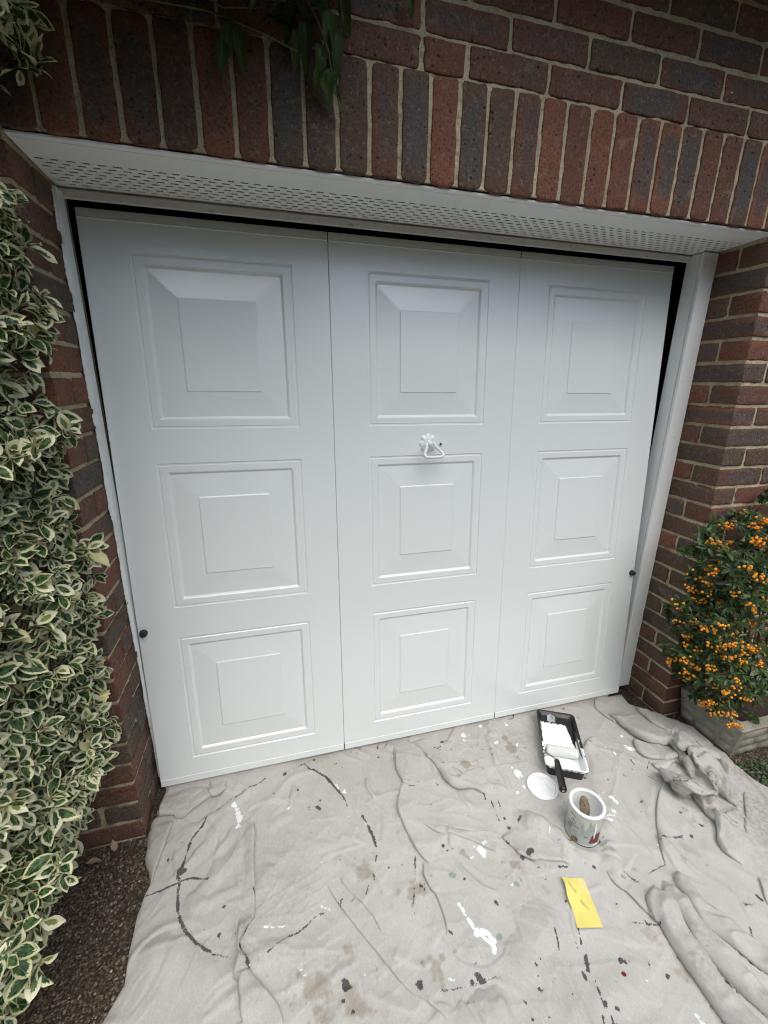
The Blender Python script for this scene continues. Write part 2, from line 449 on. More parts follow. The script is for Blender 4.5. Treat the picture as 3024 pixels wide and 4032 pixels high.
# far trees across the drive, behind the photographer
def tree_line():
    rg = np.random.default_rng(31)
    N = 26000
    az = rg.uniform(-100, 100, N)                    # degrees from -Y, positive towards +X
    top = 34 + 5 * np.sin(az * .11) + 4 * np.sin(az * .37 + 1)
    top = np.where((az > 6) & (az < 43), 20 + 1.5 * np.sin(az * .9), top)
    dist = rg.uniform(9, 12, N)
    el = rg.random(N) ** .8 * top
    P = np.stack([dist * np.sin(np.radians(az)), -dist * np.cos(np.radians(az)), dist * np.tan(np.radians(el))], 1)
    u = rg.normal(size=(N, 3)); u /= np.linalg.norm(u, axis=1)[:, None]
    w = np.cross(u, rg.normal(size=(N, 3))); w /= np.linalg.norm(w, axis=1)[:, None]
    s_ = rg.uniform(.10, .30, (N, 1))
    V = np.stack([P - u * s_, P + w * s_ * .6, P + u * s_, P - w * s_ * .6], 1).reshape(-1, 3)
    me = bpy.data.meshes.new('tree_line'); me.from_pydata(V, [], np.arange(4 * N).reshape(-1, 4).tolist()); me.materials.append(MAT['weed'])
    tag(link('tree_line', me), kind='stuff')
tree_line()

# loose aggregate proud of the surface where the paving shows
def pebbles():
    ico = bmesh.new(); bmesh.ops.create_icosphere(ico, subdivisions=1, radius=1)
    bv = np.array([v.co[:] for v in ico.verts]); bf = np.array([[v.index for v in f.verts] for f in ico.faces]); ico.free()
    N = 15000
    xy = np.concatenate([np.stack([rng.uniform(-1.05, -.60, 10000), rng.uniform(-.75, .10, 10000)], 1),
                         np.stack([rng.uniform(1.30, 1.85, 5000), rng.uniform(-.62, .02, 5000)], 1)])
    r = rng.gamma(5, .00033, N) + .0010
    sc = np.stack([r * rng.uniform(.9, 1.6, N), r * rng.uniform(.8, 1.1, N), r * rng.uniform(.4, .8, N)], 1)
    an = rng.uniform(0, 6.28, N); c, s_ = np.cos(an), np.sin(an)
    v = bv[None] * sc[:, None]
    x = v[..., 0] * c[:, None] - v[..., 1] * s_[:, None]; y = v[..., 0] * s_[:, None] + v[..., 1] * c[:, None]
    v = np.stack([x + xy[:, 0:1], y + xy[:, 1:2], v[..., 2] + sc[:, 2:3] * .35], -1)
    f = bf[None] + (np.arange(N) * len(bv))[:, None, None]
    me = bpy.data.meshes.new('gravel')
    me.from_pydata(v.reshape(-1, 3), [], f.reshape(-1, 3)); me.materials.append(MAT['pebble']); me.shade_smooth()
    pal = np.array([(.10, .07, .045), (.16, .115, .07), (.22, .17, .11), (.07, .055, .04), (.30, .26, .20), (.13, .08, .05), (.18, .15, .12), (.42, .40, .34)])
    ci = rng.choice(len(pal), N, p=[.24, .2, .14, .2, .06, .08, .06, .02])
    cc = np.ones((N, len(bv), 4)); cc[..., :3] = (pal[ci] * rng.uniform(.65, 1.15, (N, 1)))[:, None]
    at = me.attributes.new('pc', 'FLOAT_COLOR', 'POINT'); at.data.foreach_set('color', cc.ravel().astype(np.float32))
    tag(link('gravel', me), kind='stuff')
pebbles()

# ------------------------------------------------------------------ setting: garage room behind the door
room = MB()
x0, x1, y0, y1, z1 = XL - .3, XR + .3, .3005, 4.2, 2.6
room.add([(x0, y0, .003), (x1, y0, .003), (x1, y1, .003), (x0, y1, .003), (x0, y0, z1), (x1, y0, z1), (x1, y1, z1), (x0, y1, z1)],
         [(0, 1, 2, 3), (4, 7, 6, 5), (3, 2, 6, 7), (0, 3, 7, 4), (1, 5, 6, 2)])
tag(link('garage_interior', room.mesh('garage_interior', MAT['room'])), kind='structure')  # walls coloured near-black so the gaps around the leaf look unlit

# ------------------------------------------------------------------ brick wall
def brick_mesh(L, T, H, seed, jit=.0012, rad=.007, z_front_round=.003, front=True):
    """brick: local x = length, y = depth (front face at -T/2), z = height"""
    rg = random.Random(seed)
    hx, hy, hz = L / 2, T / 2, H / 2
    out = []
    nl = max(2, int(L / .03)); nh = 3
    def seg(a, b, n): return [(a[0] + (b[0] - a[0]) * i / n, a[1] + (b[1] - a[1]) * i / n) for i in range(1, n)]
    def arc(cx, cz, a0):
        r = rad * rg.uniform(.4, 1.3)
        sx = 1 if math.cos(a0 + .7) > 0 else -1; sz = 1 if math.sin(a0 + .7) > 0 else -1
        return [(cx - sx * r + r * math.cos(a0 + k * math.pi / 4), cz - sz * r + r * math.sin(a0 + k * math.pi / 4)) for k in range(3)]
    A = arc(hx, hz, 0); B = arc(-hx, hz, math.pi / 2); C_ = arc(-hx, -hz, math.pi); D_ = arc(hx, -hz, 1.5 * math.pi)
    out = A + seg(A[-1], B[0], nl) + B + seg(B[-1], C_[0], nh) + C_ + seg(C_[-1], D_[0], nl) + D_ + seg(D_[-1], A[0], nh)
    n = len(out)
    jj = [rg.gauss(0, jit) for _ in out]
    pts = []
    for (x, z), j in zip(out, jj):
        l = math.hypot(x, z); pts.append((x - j * x / l, z - j * z / l))
    vs = []
    def inset(p, d):
        x, z = p
        return (x - math.copysign(min(d, abs(x)), x) if abs(x) > hx * .5 else x * (1 - d / hx), z - math.copysign(min(d, abs(z)), z) if abs(z) > hz * .5 else z * (1 - d / hz))
    vs += [(x, hy, z) for x, z in pts]
    vs += [(x, -hy + .0035 + rg.uniform(0, .001), z) for x, z in pts]
    vs += [(*[q for q in (inset(p, .0011)[0], -hy + .001, inset(p, .0011)[1])],) for p in pts]
    vs += [(inset(p, .0035)[0], -hy + rg.uniform(-.0004, .0004), inset(p, .0035)[1]) for p in pts]
    vs += [(x * .72, -hy + rg.uniform(-.0005, .0007), z * .55) for x, z in pts]
    fs = []
    for r_ in range(4):
        for k in range(n):
            a, b = r_ * n + k, r_ * n + (k + 1) % n
            fs.append((a, b, b + n, a + n))
    fs.append(tuple(4 * n + k for k in range(n)))
    fs.append(tuple(range(n))[::-1])
    me = mesh('brick', vs, [f[::-1] for f in fs], MAT['brick'], True)
    return me
def set_bl(me, swap=False):
    at = me.attributes.new('bl', 'FLOAT_VECTOR', 'POINT')
    co = np.zeros(len(me.vertices) * 3, np.float32); me.vertices.foreach_get('co', co)
    at.data.foreach_set('vector', co)
LIB = {}
def brick_lib(kind, L, T, H, n, **kw):
    LIB[kind] = []
    for i in range(n):
        me = brick_mesh(L, T, H, hash((kind, i)) % 9999 if False else (sum(map(ord, kind)) * 31 + i), **kw)
        set_bl(me)
        LIB[kind].append(me)
brick_lib('stretcher', .213, .100, .064, 6)
brick_lib('header', .1015, .215, .064, 5)          # 102 wide on the front wall, runs back into the reveal
brick_lib('quoin', .213, .1015, .064, 5)
brick_lib('half', .1015, .100, .064, 4)
brick_lib('closer', .095, .100, .064, 4)
brick_lib('soldier', .219, .100, .0655, 7, rad=.012)
brick_lib('upper', .2125, .100, .0625, 6)

wall = empty('brick_wall', (0, 0, 0), 'red and blue-grey brick wall around the garage opening with a row of upright bricks above the door', 'brick wall')
NB = 0
STUFF = []
def put(kind, loc, rot=(0, 0, 0), tone=None, core=None, stuff=False):
    global NB
    me = random.choice(LIB[kind])
    tone = random.choice((.1, .3, .45, .5, .6, .8)) + random.uniform(-.08, .08) if tone is None else tone
    core = (random.uniform(.55, 1.0) if random.random() < .33 else random.uniform(0, .2)) if core is None else core
    rot = (rot[0] + random.gauss(0, .004), rot[1] + random.gauss(0, .004), rot[2] + random.gauss(0, .003))
    loc = (loc[0] + random.gauss(0, .0006), loc[1] + random.gauss(0, .0007), loc[2] + random.gauss(0, .0007))
    col = (max(0, min(1, tone)), core, random.random(), 1)
    if stuff or NB >= 297:
        STUFF.append((me, loc, rot, col)); return
    NB += 1
    o = link('brick', me, wall, loc, rot)
    o.color = col
ZJ = [1.7277 - .075 * j for j in range(-2, 24)]
def zc(j): return 1.7277 - .075 * j - .0375
for j in range(-2, 23):
    A = j % 2 != 0
    z = zc(j)
    low = j >= 13
    for side in (1, -1):
        X = XR if side > 0 else XL
        tn = lambda: random.choice((.08, .3, .45, .6, .75, .95)) + random.uniform(-.07, .07)
        # darker, browner bricks towards the ground on both piers
        kw = lambda: dict(tone=(random.choice((.05, .2, .35, .5, .7)) if low else tn()), core=(random.uniform(.6, 1) if random.random() < .22 else random.uniform(0, .15)))
        if A:
            put('header', (X + side * .0505, .1075, z), **kw())
            x = X + side * (.1025 + .01 + .1065)
        else:
            put('quoin', (X + side * .1065, .0505, z), **kw())
            put('closer', (X + side * .050, .1085 + .050 + .003, z), (0, 0, R(90 * -side)), **kw())
            x = X + side * (.214 + .01 + .1065)
        n = 2 if side > 0 else 1
        for k in range(n):
            put('stretcher', (x, .05, z), **kw())
            x += side * .2235
        for k in range(6):
            put('stretcher', (x, .05, z), stuff=True, **kw())
            x += side * .2235
# soldier course over the opening
SZ = 1.8935 + .1105
k = 0
for i in range(-6, 34):
    x = -.6379 + .075 * i + .0375
    r_ = random.random()
    put('soldier', (x, .05, SZ), (0, R(90 if i % 3 else -90), 0), tone=random.choice((.1, .3, .45, .55, .8, .98)) + random.uniform(-.06, .06), core=random.uniform(.75, 1) if r_ < .42 else (random.uniform(.3, .55) if r_ < .6 else random.uniform(0, .15)), stuff=(x > 1.95 or x < -.95))
# courses above
UZ = [2.1485, 2.2175, 2.2915, 2.366, 2.440, 2.514, 2.588]
for r_, z in enumerate(UZ):
    x = (.276 if r_ % 2 == 0 else .384) + .111
    for k in range(-14, 14):
        xx = x + .2218 * k
        if r_ == 0 and k == -1:
            put('half', (.218, .05, z), tone=.7, core=0); continue
        if r_ == 0 and k < -1: xx += .105
        put('upper', (xx, .05, z), stuff=(xx < -1.0 or xx > 1.75 or r_ > 4))
if STUFF:
    vs, fs, c, bl = [], [], [], []
    for me, loc, rot, col in STUFF:
        n = len(me.vertices); co = np.zeros(n * 3, np.float32); me.vertices.foreach_get('co', co); co = co.reshape(-1, 3)
        from mathutils import Euler
        Mx = np.array(Euler(rot).to_matrix())
        b = len(vs) and sum(len(a) for a in vs)
        vs.append(co @ Mx.T + np.array(loc)); bl.append(co); c.append(np.tile(col, (n, 1)))
        fs += [tuple(i + b for i in p.vertices) for p in me.polygons]
    me = bpy.data.meshes.new('bricks'); me.from_pydata(np.concatenate(vs), [], fs); me.materials.append(MAT['brick']); me.shade_smooth()
    me.attributes.new('bl', 'FLOAT_VECTOR', 'POINT').data.foreach_set('vector', np.concatenate(bl).astype(np.float32).ravel())
    me.attributes.new('bt', 'FLOAT_COLOR', 'POINT').data.foreach_set('color', np.concatenate(c).astype(np.float32).ravel())
    o = link('bricks', me, wall); o['kind'] = 'stuff'; o.color = (0, 0, 0, 1)
# mortar: the solid wall behind the brick faces, fine grid on the visible faces so that the joints are uneven
def mortar_sheet(mb, o, ux, uy, w, h, nrm, seed, amp=.0030, step=.0075):
    nx, ny = max(1, int(w / step)), max(1, int(h / step))
    gx, gy = np.meshgrid(np.linspace(0, w, nx + 1), np.linspace(0, h, ny + 1), indexing='ij')
    d = (fbm(gx * 55 + seed * 7, gy * 55 + seed * 3, seed, 3) - .47) * 2 * amp
    d[0, :] = d[-1, :] = 0; d[:, 0] = d[:, -1] = 0
    P = np.array(o)[None, None] + gx[..., None] * np.array(ux) + gy[..., None] * np.array(uy) + d[..., None] * np.array(nrm)
    idx = np.arange((nx + 1) * (ny + 1)).reshape(nx + 1, ny + 1)
    f = np.stack([idx[:-1, :-1], idx[1:, :-1], idx[1:, 1:], idx[:-1, 1:]], -1).reshape(-1, 4)
    mb.add(P.reshape(-1, 3).tolist(), f.tolist())
mo = MB()
YF = .0036
ZS = 1.8935                                      # underside of the upright bricks
ZT = 2.632
mortar_sheet(mo, (XR + .0055, YF, 0), (1, 0, 0), (0, 0, 1), .8, ZS + .004, (0, -1, 0), 1)
mortar_sheet(mo, (XL - .654, YF, 0), (1, 0, 0), (0, 0, 1), .6485, ZS + .004, (0, -1, 0), 2)
mortar_sheet(mo, (XL - .654, YF, ZS + .004), (1, 0, 0), (0, 0, 1), 3.5338, ZT - ZS - .004, (0, -1, 0), 3)
mortar_sheet(mo, (XR + .0055, .30, 0), (0, -1, 0), (0, 0, 1), .30 - YF, ZS + .004, (-1, 0, 0), 4)
mortar_sheet(mo, (XL - .0055, YF, 0), (0, 1, 0), (0, 0, 1), .30 - YF, ZS + .004, (1, 0, 0), 5)
# underside over the opening, flank walls beyond the frame and the hidden back
mo.add([(XL - .004, YF, ZS + .004), (XR + .004, YF, ZS + .004), (XR + .004, .30, ZS + .004), (XL - .004, .30, ZS + .004)], [(0, 1, 2, 3)])
mo.box(XR + .804, XR + 2.2, YF, .30, 0, ZT)
mo.box(XL - 2.2, XL - .654, YF, .30, 0, ZT)
mo.add([(XL - .654, .30, 0), (XL - .004, .30, 0), (XL - .004, .30, ZS), (XL - .654, .30, ZS)], [(0, 1, 2, 3)])
mo.add([(XR + .004, .30, 0), (XR + .804, .30, 0), (XR + .804, .30, ZS), (XR + .004, .30, ZS)], [(0, 1, 2, 3)])
mo.add([(XL - .654, .30, ZS + .004), (XR + .804, .30, ZS + .004), (XR + .804, .30, ZT), (XL - .654, .30, ZT)], [(0, 1, 2, 3)])
link('mortar', mo.mesh('mortar', MAT['mortar']), wall)

# unseen overhang added above the view to shade the upper wall
ev = wall
link('shade_eaves_board', MB().box(XL - 2.2, XR + 2.2, -.34, 0, 2.485, 2.505).box(XL - 2.2, XR + 2.2, -.36, -.34, 2.46, 2.64).mesh('shade_eaves_board', MAT['timber']), ev)
gu = MB()
pr = [(-.42 + .055 * math.cos(a), 2.60 + .055 * math.sin(a)) for a in np.linspace(math.pi, 2 * math.pi, 9)]
for i in range(8):
    (a, b), (c, d) = pr[i], pr[i + 1]
    gu.add([(XL - 2.2, a, b), (XR + 2.2, a, b), (XR + 2.2, c, d), (XL - 2.2, c, d)], [(0, 1, 2, 3)])
link('shade_gutter', gu.mesh('shade_gutter', MAT['black'], True), ev)
link('shade_roof', MB().add([(XL - 2.2, -.38, 2.665), (XR + 2.2, -.38, 2.665), (XR + 2.2, 3, 4.6), (XL - 2.2, 3, 4.6)], [(0, 1, 2, 3)]).mesh('shade_roof', MAT['soil']), ev)

# ------------------------------------------------------------------ vented soffit over the opening
def soffit():
    t = empty('vented_soffit', (0, 0, 1.88), 'white painted soffit board with rows of small vent slots above the garage door', 'soffit')
    Y0, Y1, ZA, ZB = .011, .238, 1.889, 1.8795
    zz = lambda y: ZA + (ZB - ZA) * (y - Y0) / (Y1 - Y0) - 1.88
    xa, xb = XL - .003, XR + .003
    mb = MB()
    def quad(x0_, x1_, y0_, y1_):
        mb.add([(x0_, y0_, zz(y0_)), (x0_, y1_, zz(y1_)), (x1_, y1_, zz(y1_)), (x1_, y0_, zz(y0_))], [(0, 1, 2, 3)])
    rows = [.106 + .0168 * i for i in range(8)]
    hw = .0027
    edges = [Y0, .0265]
    quad(xa, xb, Y0, .0265)
    # narrow groove
    g = .0016
    mb.add([(xa, .0265, zz(.0265)), (xa, .0265, zz(.0265) + .002), (xb, .0265, zz(.0265) + .002), (xb, .0265, zz(.0265))], [(0, 1, 2, 3)])
    mb.add([(xa, .0265, zz(.0265) + .002), (xa, .0265 + g, zz(.0265) + .002), (xb, .0265 + g, zz(.0265) + .002), (xb, .0265, zz(.0265) + .002)], [(0, 1, 2, 3)])
    mb.add([(xa, .0265 + g, zz(.0265 + g)), (xa, .0265 + g, zz(.0265) + .002), (xb, .0265 + g, zz(.0265) + .002), (xb, .0265 + g, zz(.0265 + g))], [(0, 1, 2, 3)])
    prev = .0265 + g
    for i, y in enumerate(rows):
        quad(xa, xb, prev, y - hw)
        x = xa
        k0 = -.719 + .0155 * (i % 2) + .0008 * i
        k = 0
        while True:
            s0 = k0 + .0310 * k - .0078; s1 = s0 + .0172 * random.uniform(.85, 1.1); k += 1
            if s0 < xa + .002: continue
            if s1 > xb - .002: break
            quad(x, s0, y - hw, y + hw)
            h = .0010
            a, b = y - hw, y + hw
            for (p, q) in (((s0, a), (s1, a)), ((s1, b), (s0, b)), ((s0, b), (s0, a)), ((s1, a), (s1, b))):
                mb.add([(p[0], p[1], zz(p[1])), (q[0], q[1], zz(q[1])), (q[0], q[1], zz(q[1]) + h), (p[0], p[1], zz(p[1]) + h)], [(0, 1, 2, 3)])
            x = s1
        quad(x, xb, y - hw, y + hw)
        prev = y + hw
    quad(xa, xb, prev, Y1)
    mb.add([(xa, Y0, zz(Y0)), (xb, Y0, zz(Y0)), (xb, Y0, zz(Y0) + .004), (xa, Y0, zz(Y0) + .004)], [(0, 1, 2, 3)])
    link('perforated_board', mb.mesh('perforated_board', MAT['soffit']), t)
    link('vent_shade_sheet', MB().add([(xa, Y0 + .004, .0130), (xb, Y0 + .004, .0130), (xb, Y1, .0110), (xa, Y1, .0110)], [(0, 1, 2, 3)]).mesh('vent_shade_sheet', MAT['dark']), t)  # black sheet paints in the shade above the slots
soffit()

# ------------------------------------------------------------------ timber frame
fr = empty('door_frame', (0, .2, 0), 'white painted timber frame with flaking paint lining the garage opening', 'door frame')
link('cover_strip', MB().box(1.3085, XR + .0012, -.014, -.0005, .03, 1.877, .002).mesh('cover_strip', MAT['timber']), fr)
link('jamb', MB().box(1.3115, XR + .001, .0035, .058, .03, 1.878, .002).mesh('jamb', MAT['timber']), fr)
link('jamb', MB().box(XL - .002, -.6945, 0, .045, .03, 1.866, .0015).mesh('jamb', MAT['timber']), fr)
link('head', MB().box(XL - .002, 1.3105, .038, .050, 1.8555, 1.8745, .0015).mesh('head', MAT['head']), fr)
# brush marks of white paint that ran over onto the brick reveals
for X_, e in ((XL, 1), (XR, -1)):
    rg = random.Random(5 + e); sm = MB(); zs = np.arange(.16, 1.86, .006); w = .004
    ws = []
    for z_ in zs:
        w += rg.gauss(0, .0016); w = min(max(w, .001), .012); ws.append(w * (1 if e > 0 else .45) + (rg.random() < .12) * .004)
    vs = [(X_ + e * .0011, -.0005 + .001, z_) for z_ in zs] + [(X_ + e * .0011, -wd, z_ + rg.uniform(-.002, .002)) for z_, wd in zip(zs, ws)]
    n = len(zs)
    link('paint_smear', mesh('paint_smear', vs, [(i, i + 1, n + i + 1, n + i) for i in range(n - 1)], MAT['timber']), fr)
link('head_rebate', MB().box(XL - .002, 1.3105, .044, .050, 1.8746, 1.884).mesh('head_rebate', MAT['head']), fr)

# ------------------------------------------------------------------ garage door
YB, ZB_, YT, ZT_ = .1622, .0212, .2894, 1.8525
DL = math.hypot(YT - YB, ZT_ - ZB_); TILT = math.atan2(YT - YB, ZT_ - ZB_)
DW = 1.981
door = empty('garage_door', (-.6897, YB, ZB_), 'glossy white up-and-over garage door with nine raised square panels, tilted slightly open', 'garage door')
door.rotation_euler = (-TILT, 0, 0)              # local x across, z up the leaf, -y outwards
SX = [(0, .6643), (.6653, 1.3253), (1.3259, 1.981)]
PX = [(.116, .5535), (.784, 1.2115), (1.442, 1.866)]
PV = [(.099, .5725), (.680, 1.156), (1.259, 1.738)]
PROF = [(0, 0), (.0018, -.0022), (.0065, -.0026), (.009, -.0008), (.0275, -.0008), (.0305, -.0025), (.0345, -.0064), (.0366, -.0069), (.1085, -.0016), (.1110, -.0005), (.1125, .0012)]
def rrect(x0_, x1_, z0_, z1_, r, n=3):
    P = []
    for cx, cz, a0 in ((x1_ - r, z1_ - r, 0), (x0_ + r, z1_ - r, 90), (x0_ + r, z0_ + r, 180), (x1_ - r, z0_ + r, 270)):
        for k in range(n): P.append((cx + r * math.cos(R(a0 + 90 * k / (n - 1))), cz + r * math.sin(R(a0 + 90 * k / (n - 1)))))
    return P
for (sx0, sx1), (px0, px1) in zip(SX, PX):
    mb = MB()
    cuts = [0] + [q for p in PV for q in p] + [DL]
    b = .0016
    zs0, zs1 = .0275, DL - .0255                 # folded rails at foot and top
    # body front with three openings
    def q(x0_, x1_, z0_, z1_, y=0): mb.add([(x0_, y, z0_), (x1_, y, z0_), (x1_, y, z1_), (x0_, y, z1_)], [(0, 1, 2, 3)])
    q(sx0 + b, px0, zs0, zs1); q(px1, sx1 - b, zs0, zs1)
    for a, c in ((zs0, PV[0][0]), (PV[0][1], PV[1][0]), (PV[1][1], PV[2][0]), (PV[2][1], zs1)): q(px0, px1, a, c)
    # rolled rails (1.5 mm proud, small bead between)
    for a, c, e in ((0, zs0, 1), (DL, zs1, -1)):
        lo, hi = (a, c) if e > 0 else (c, a)
        bead = [(c, 0), (c - e * .0010, -.0020), (c - e * .0032, -.0024), (c - e * .0045, -.0012), (a + e * .0015, -.0012), (a, .001)]
        for (z0_, y0_), (z1_, y1_) in zip(bead, bead[1:]):
            vs = [(sx0 + b, y0_, z0_), (sx1 - b, y0_, z0_), (sx1 - b, y1_, z1_), (sx0 + b, y1_, z1_)]
            mb.add(vs, [(0, 1, 2, 3) if e < 0 else (3, 2, 1, 0)])
    # side edges
    for x_, e in ((sx0, 1), (sx1, -1)):
        mb.add([(x_ + e * b, 0, zs0), (x_ + e * b, 0, zs1), (x_, b, zs1), (x_, b, zs0)], [(0, 1, 2, 3)])
        mb.add([(x_, b, 0), (x_, b, DL), (x_, .034, DL), (x_, .034, 0)], [(0, 1, 2, 3)])
    mb.add([(sx0, .001, 0), (sx1, .001, 0), (sx1, .034, 0), (sx0, .034, 0)], [(0, 1, 2, 3)])
    mb.add([(sx0, .001, DL), (sx1, .001, DL), (sx1, .034, DL), (sx0, .034, DL)], [(0, 1, 2, 3)])
    mb.add([(sx0, .034, 0), (sx1, .034, 0), (sx1, .034, DL), (sx0, .034, DL)], [(3, 2, 1, 0)])
    sec = link('door_section', mb.mesh('door_section', MAT['door']), door)
    for (z0_, z1_) in PV:
        pm = MB()
        rings = []
        for i, (ins, h) in enumerate(PROF):
            rr = .0002 if i == 0 else .004
            rings.append([(x_, -h, z_) for x_, z_ in rrect(px0 + ins, px1 - ins, z0_ + ins, z1_ - ins, rr)])
        n = len(rings[0])
        vs = [v for r_ in rings for v in r_]
        fs = [(i * n + k, i * n + (k + 1) % n, (i + 1) * n + (k + 1) % n, (i + 1) * n + k) for i in range(len(rings) - 1) for k in range(n)]
        fs.append(tuple((len(rings) - 1) * n + k for k in range(n)))
        pm.add(vs, fs)
        link('panel', pm.mesh('panel', MAT['door']), sec)
# a dark line shows in the seams
for x_, h_, y_, mm in ((.6648, .00045, .003, 'dark'), (1.3256, .00025, .0012, 'door')):
    link('seam', MB().box(x_ - h_, x_ + h_, y_, .03, .003, DL - .003).mesh('seam', MAT[mm]), door)
# side spindles with rubber sleeves
for u in (.0165, 1.9665):
    M = Matrix.Translation((u, 0, .606)) @ Matrix.Rotation(R(90), 4, 'X')
    sp = link('spindle', MB().lathe([(.0125, -.001), (.0125, .004), (.0105, .006), (.0105, .013), (.0085, .0155)], 20, M).mesh('spindle', MAT['rubber'], angle=.6), door)
    link('spindle_bolt', MB().lathe([(.0045, .0156), (.0045, .0185)], 6, M).mesh('spindle_bolt', MAT['rubber']), sp)
# handle: scalloped rose, boss, stirrup
HC = Vector((.9985, 0, 1.197))
rose = MB()
n = 48
prof = []
for r_, y in ((1, 0), (1, -.002), (.94, -.0038), (.55, -.0048), (.36, -.0055), (.30, -.010), (.27, -.022), (.18, -.025)):
    prof.append([(HC.x + r_ * .031 * (1 + (abs(math.cos(4 * 2 * math.pi * k / n)) * .20 - .10 if r_ > .9 else 0)) * math.cos(2 * math.pi * k / n), y, HC.z + r_ * .031 * (1 + (abs(math.cos(4 * 2 * math.pi * k / n)) * .20 - .10 if r_ > .9 else 0)) * math.sin(2 * math.pi * k / n)) for k in range(n)])
rose.add([v for r_ in prof for v in r_], [(i * n + k, i * n + (k + 1) % n, (i + 1) * n + (k + 1) % n, (i + 1) * n + k) for i in range(len(prof) - 1) for k in range(n)] + [tuple((len(prof) - 1) * n + k for k in range(n))])
hd = link('handle', rose.mesh('handle', MAT['door'], angle=.9), door)
bail = [(-.0135, -.021, .002), (-.0155, -.027, -.004), (-.017, -.035, -.012), (-.026, -.046, -.022), (-.033, -.055, -.031), (-.034, -.060, -.038), (-.028, -.063, -.043), (0, -.064, -.0445), (.028, -.063, -.043), (.034, -.060, -.038), (.033, -.055, -.031), (.026, -.046, -.022), (.017, -.035, -.012), (.0155, -.027, -.004), (.0135, -.021, .002)]
link('handle_ring', MB().tube([HC + Vector(p) for p in bail], .0056, 10).mesh('handle_ring', MAT['door'], True), hd)
for a in (40, 140, 285):
    c = HC + Vector(((.0215) * math.cos(R(a)), -.0046, .0215 * math.sin(R(a))))
    M = Matrix.Translation(c) @ Matrix.Rotation(R(90), 4, 'X')
    link('screw', MB().lathe([(.0036, -.001), (.0036, .0012), (.0022, .0022)], 12, M).mesh('screw', MAT['door'], angle=.7), hd)
KC = Vector((1.0455, 0, 1.192))
M = Matrix.Translation(KC) @ Matrix.Rotation(R(90), 4, 'X')
kh = link('keyhole', MB().lathe([(.0075, -.001), (.0075, .002), (.006, .0035), (.005, .0012)], 20, M).mesh('keyhole', MAT['door'], angle=.7), door)
link('key_slot', MB().lathe([(.0044, .0008), (.0044, .0014)], 16, M).mesh('key_slot', MAT['dark']), kh)

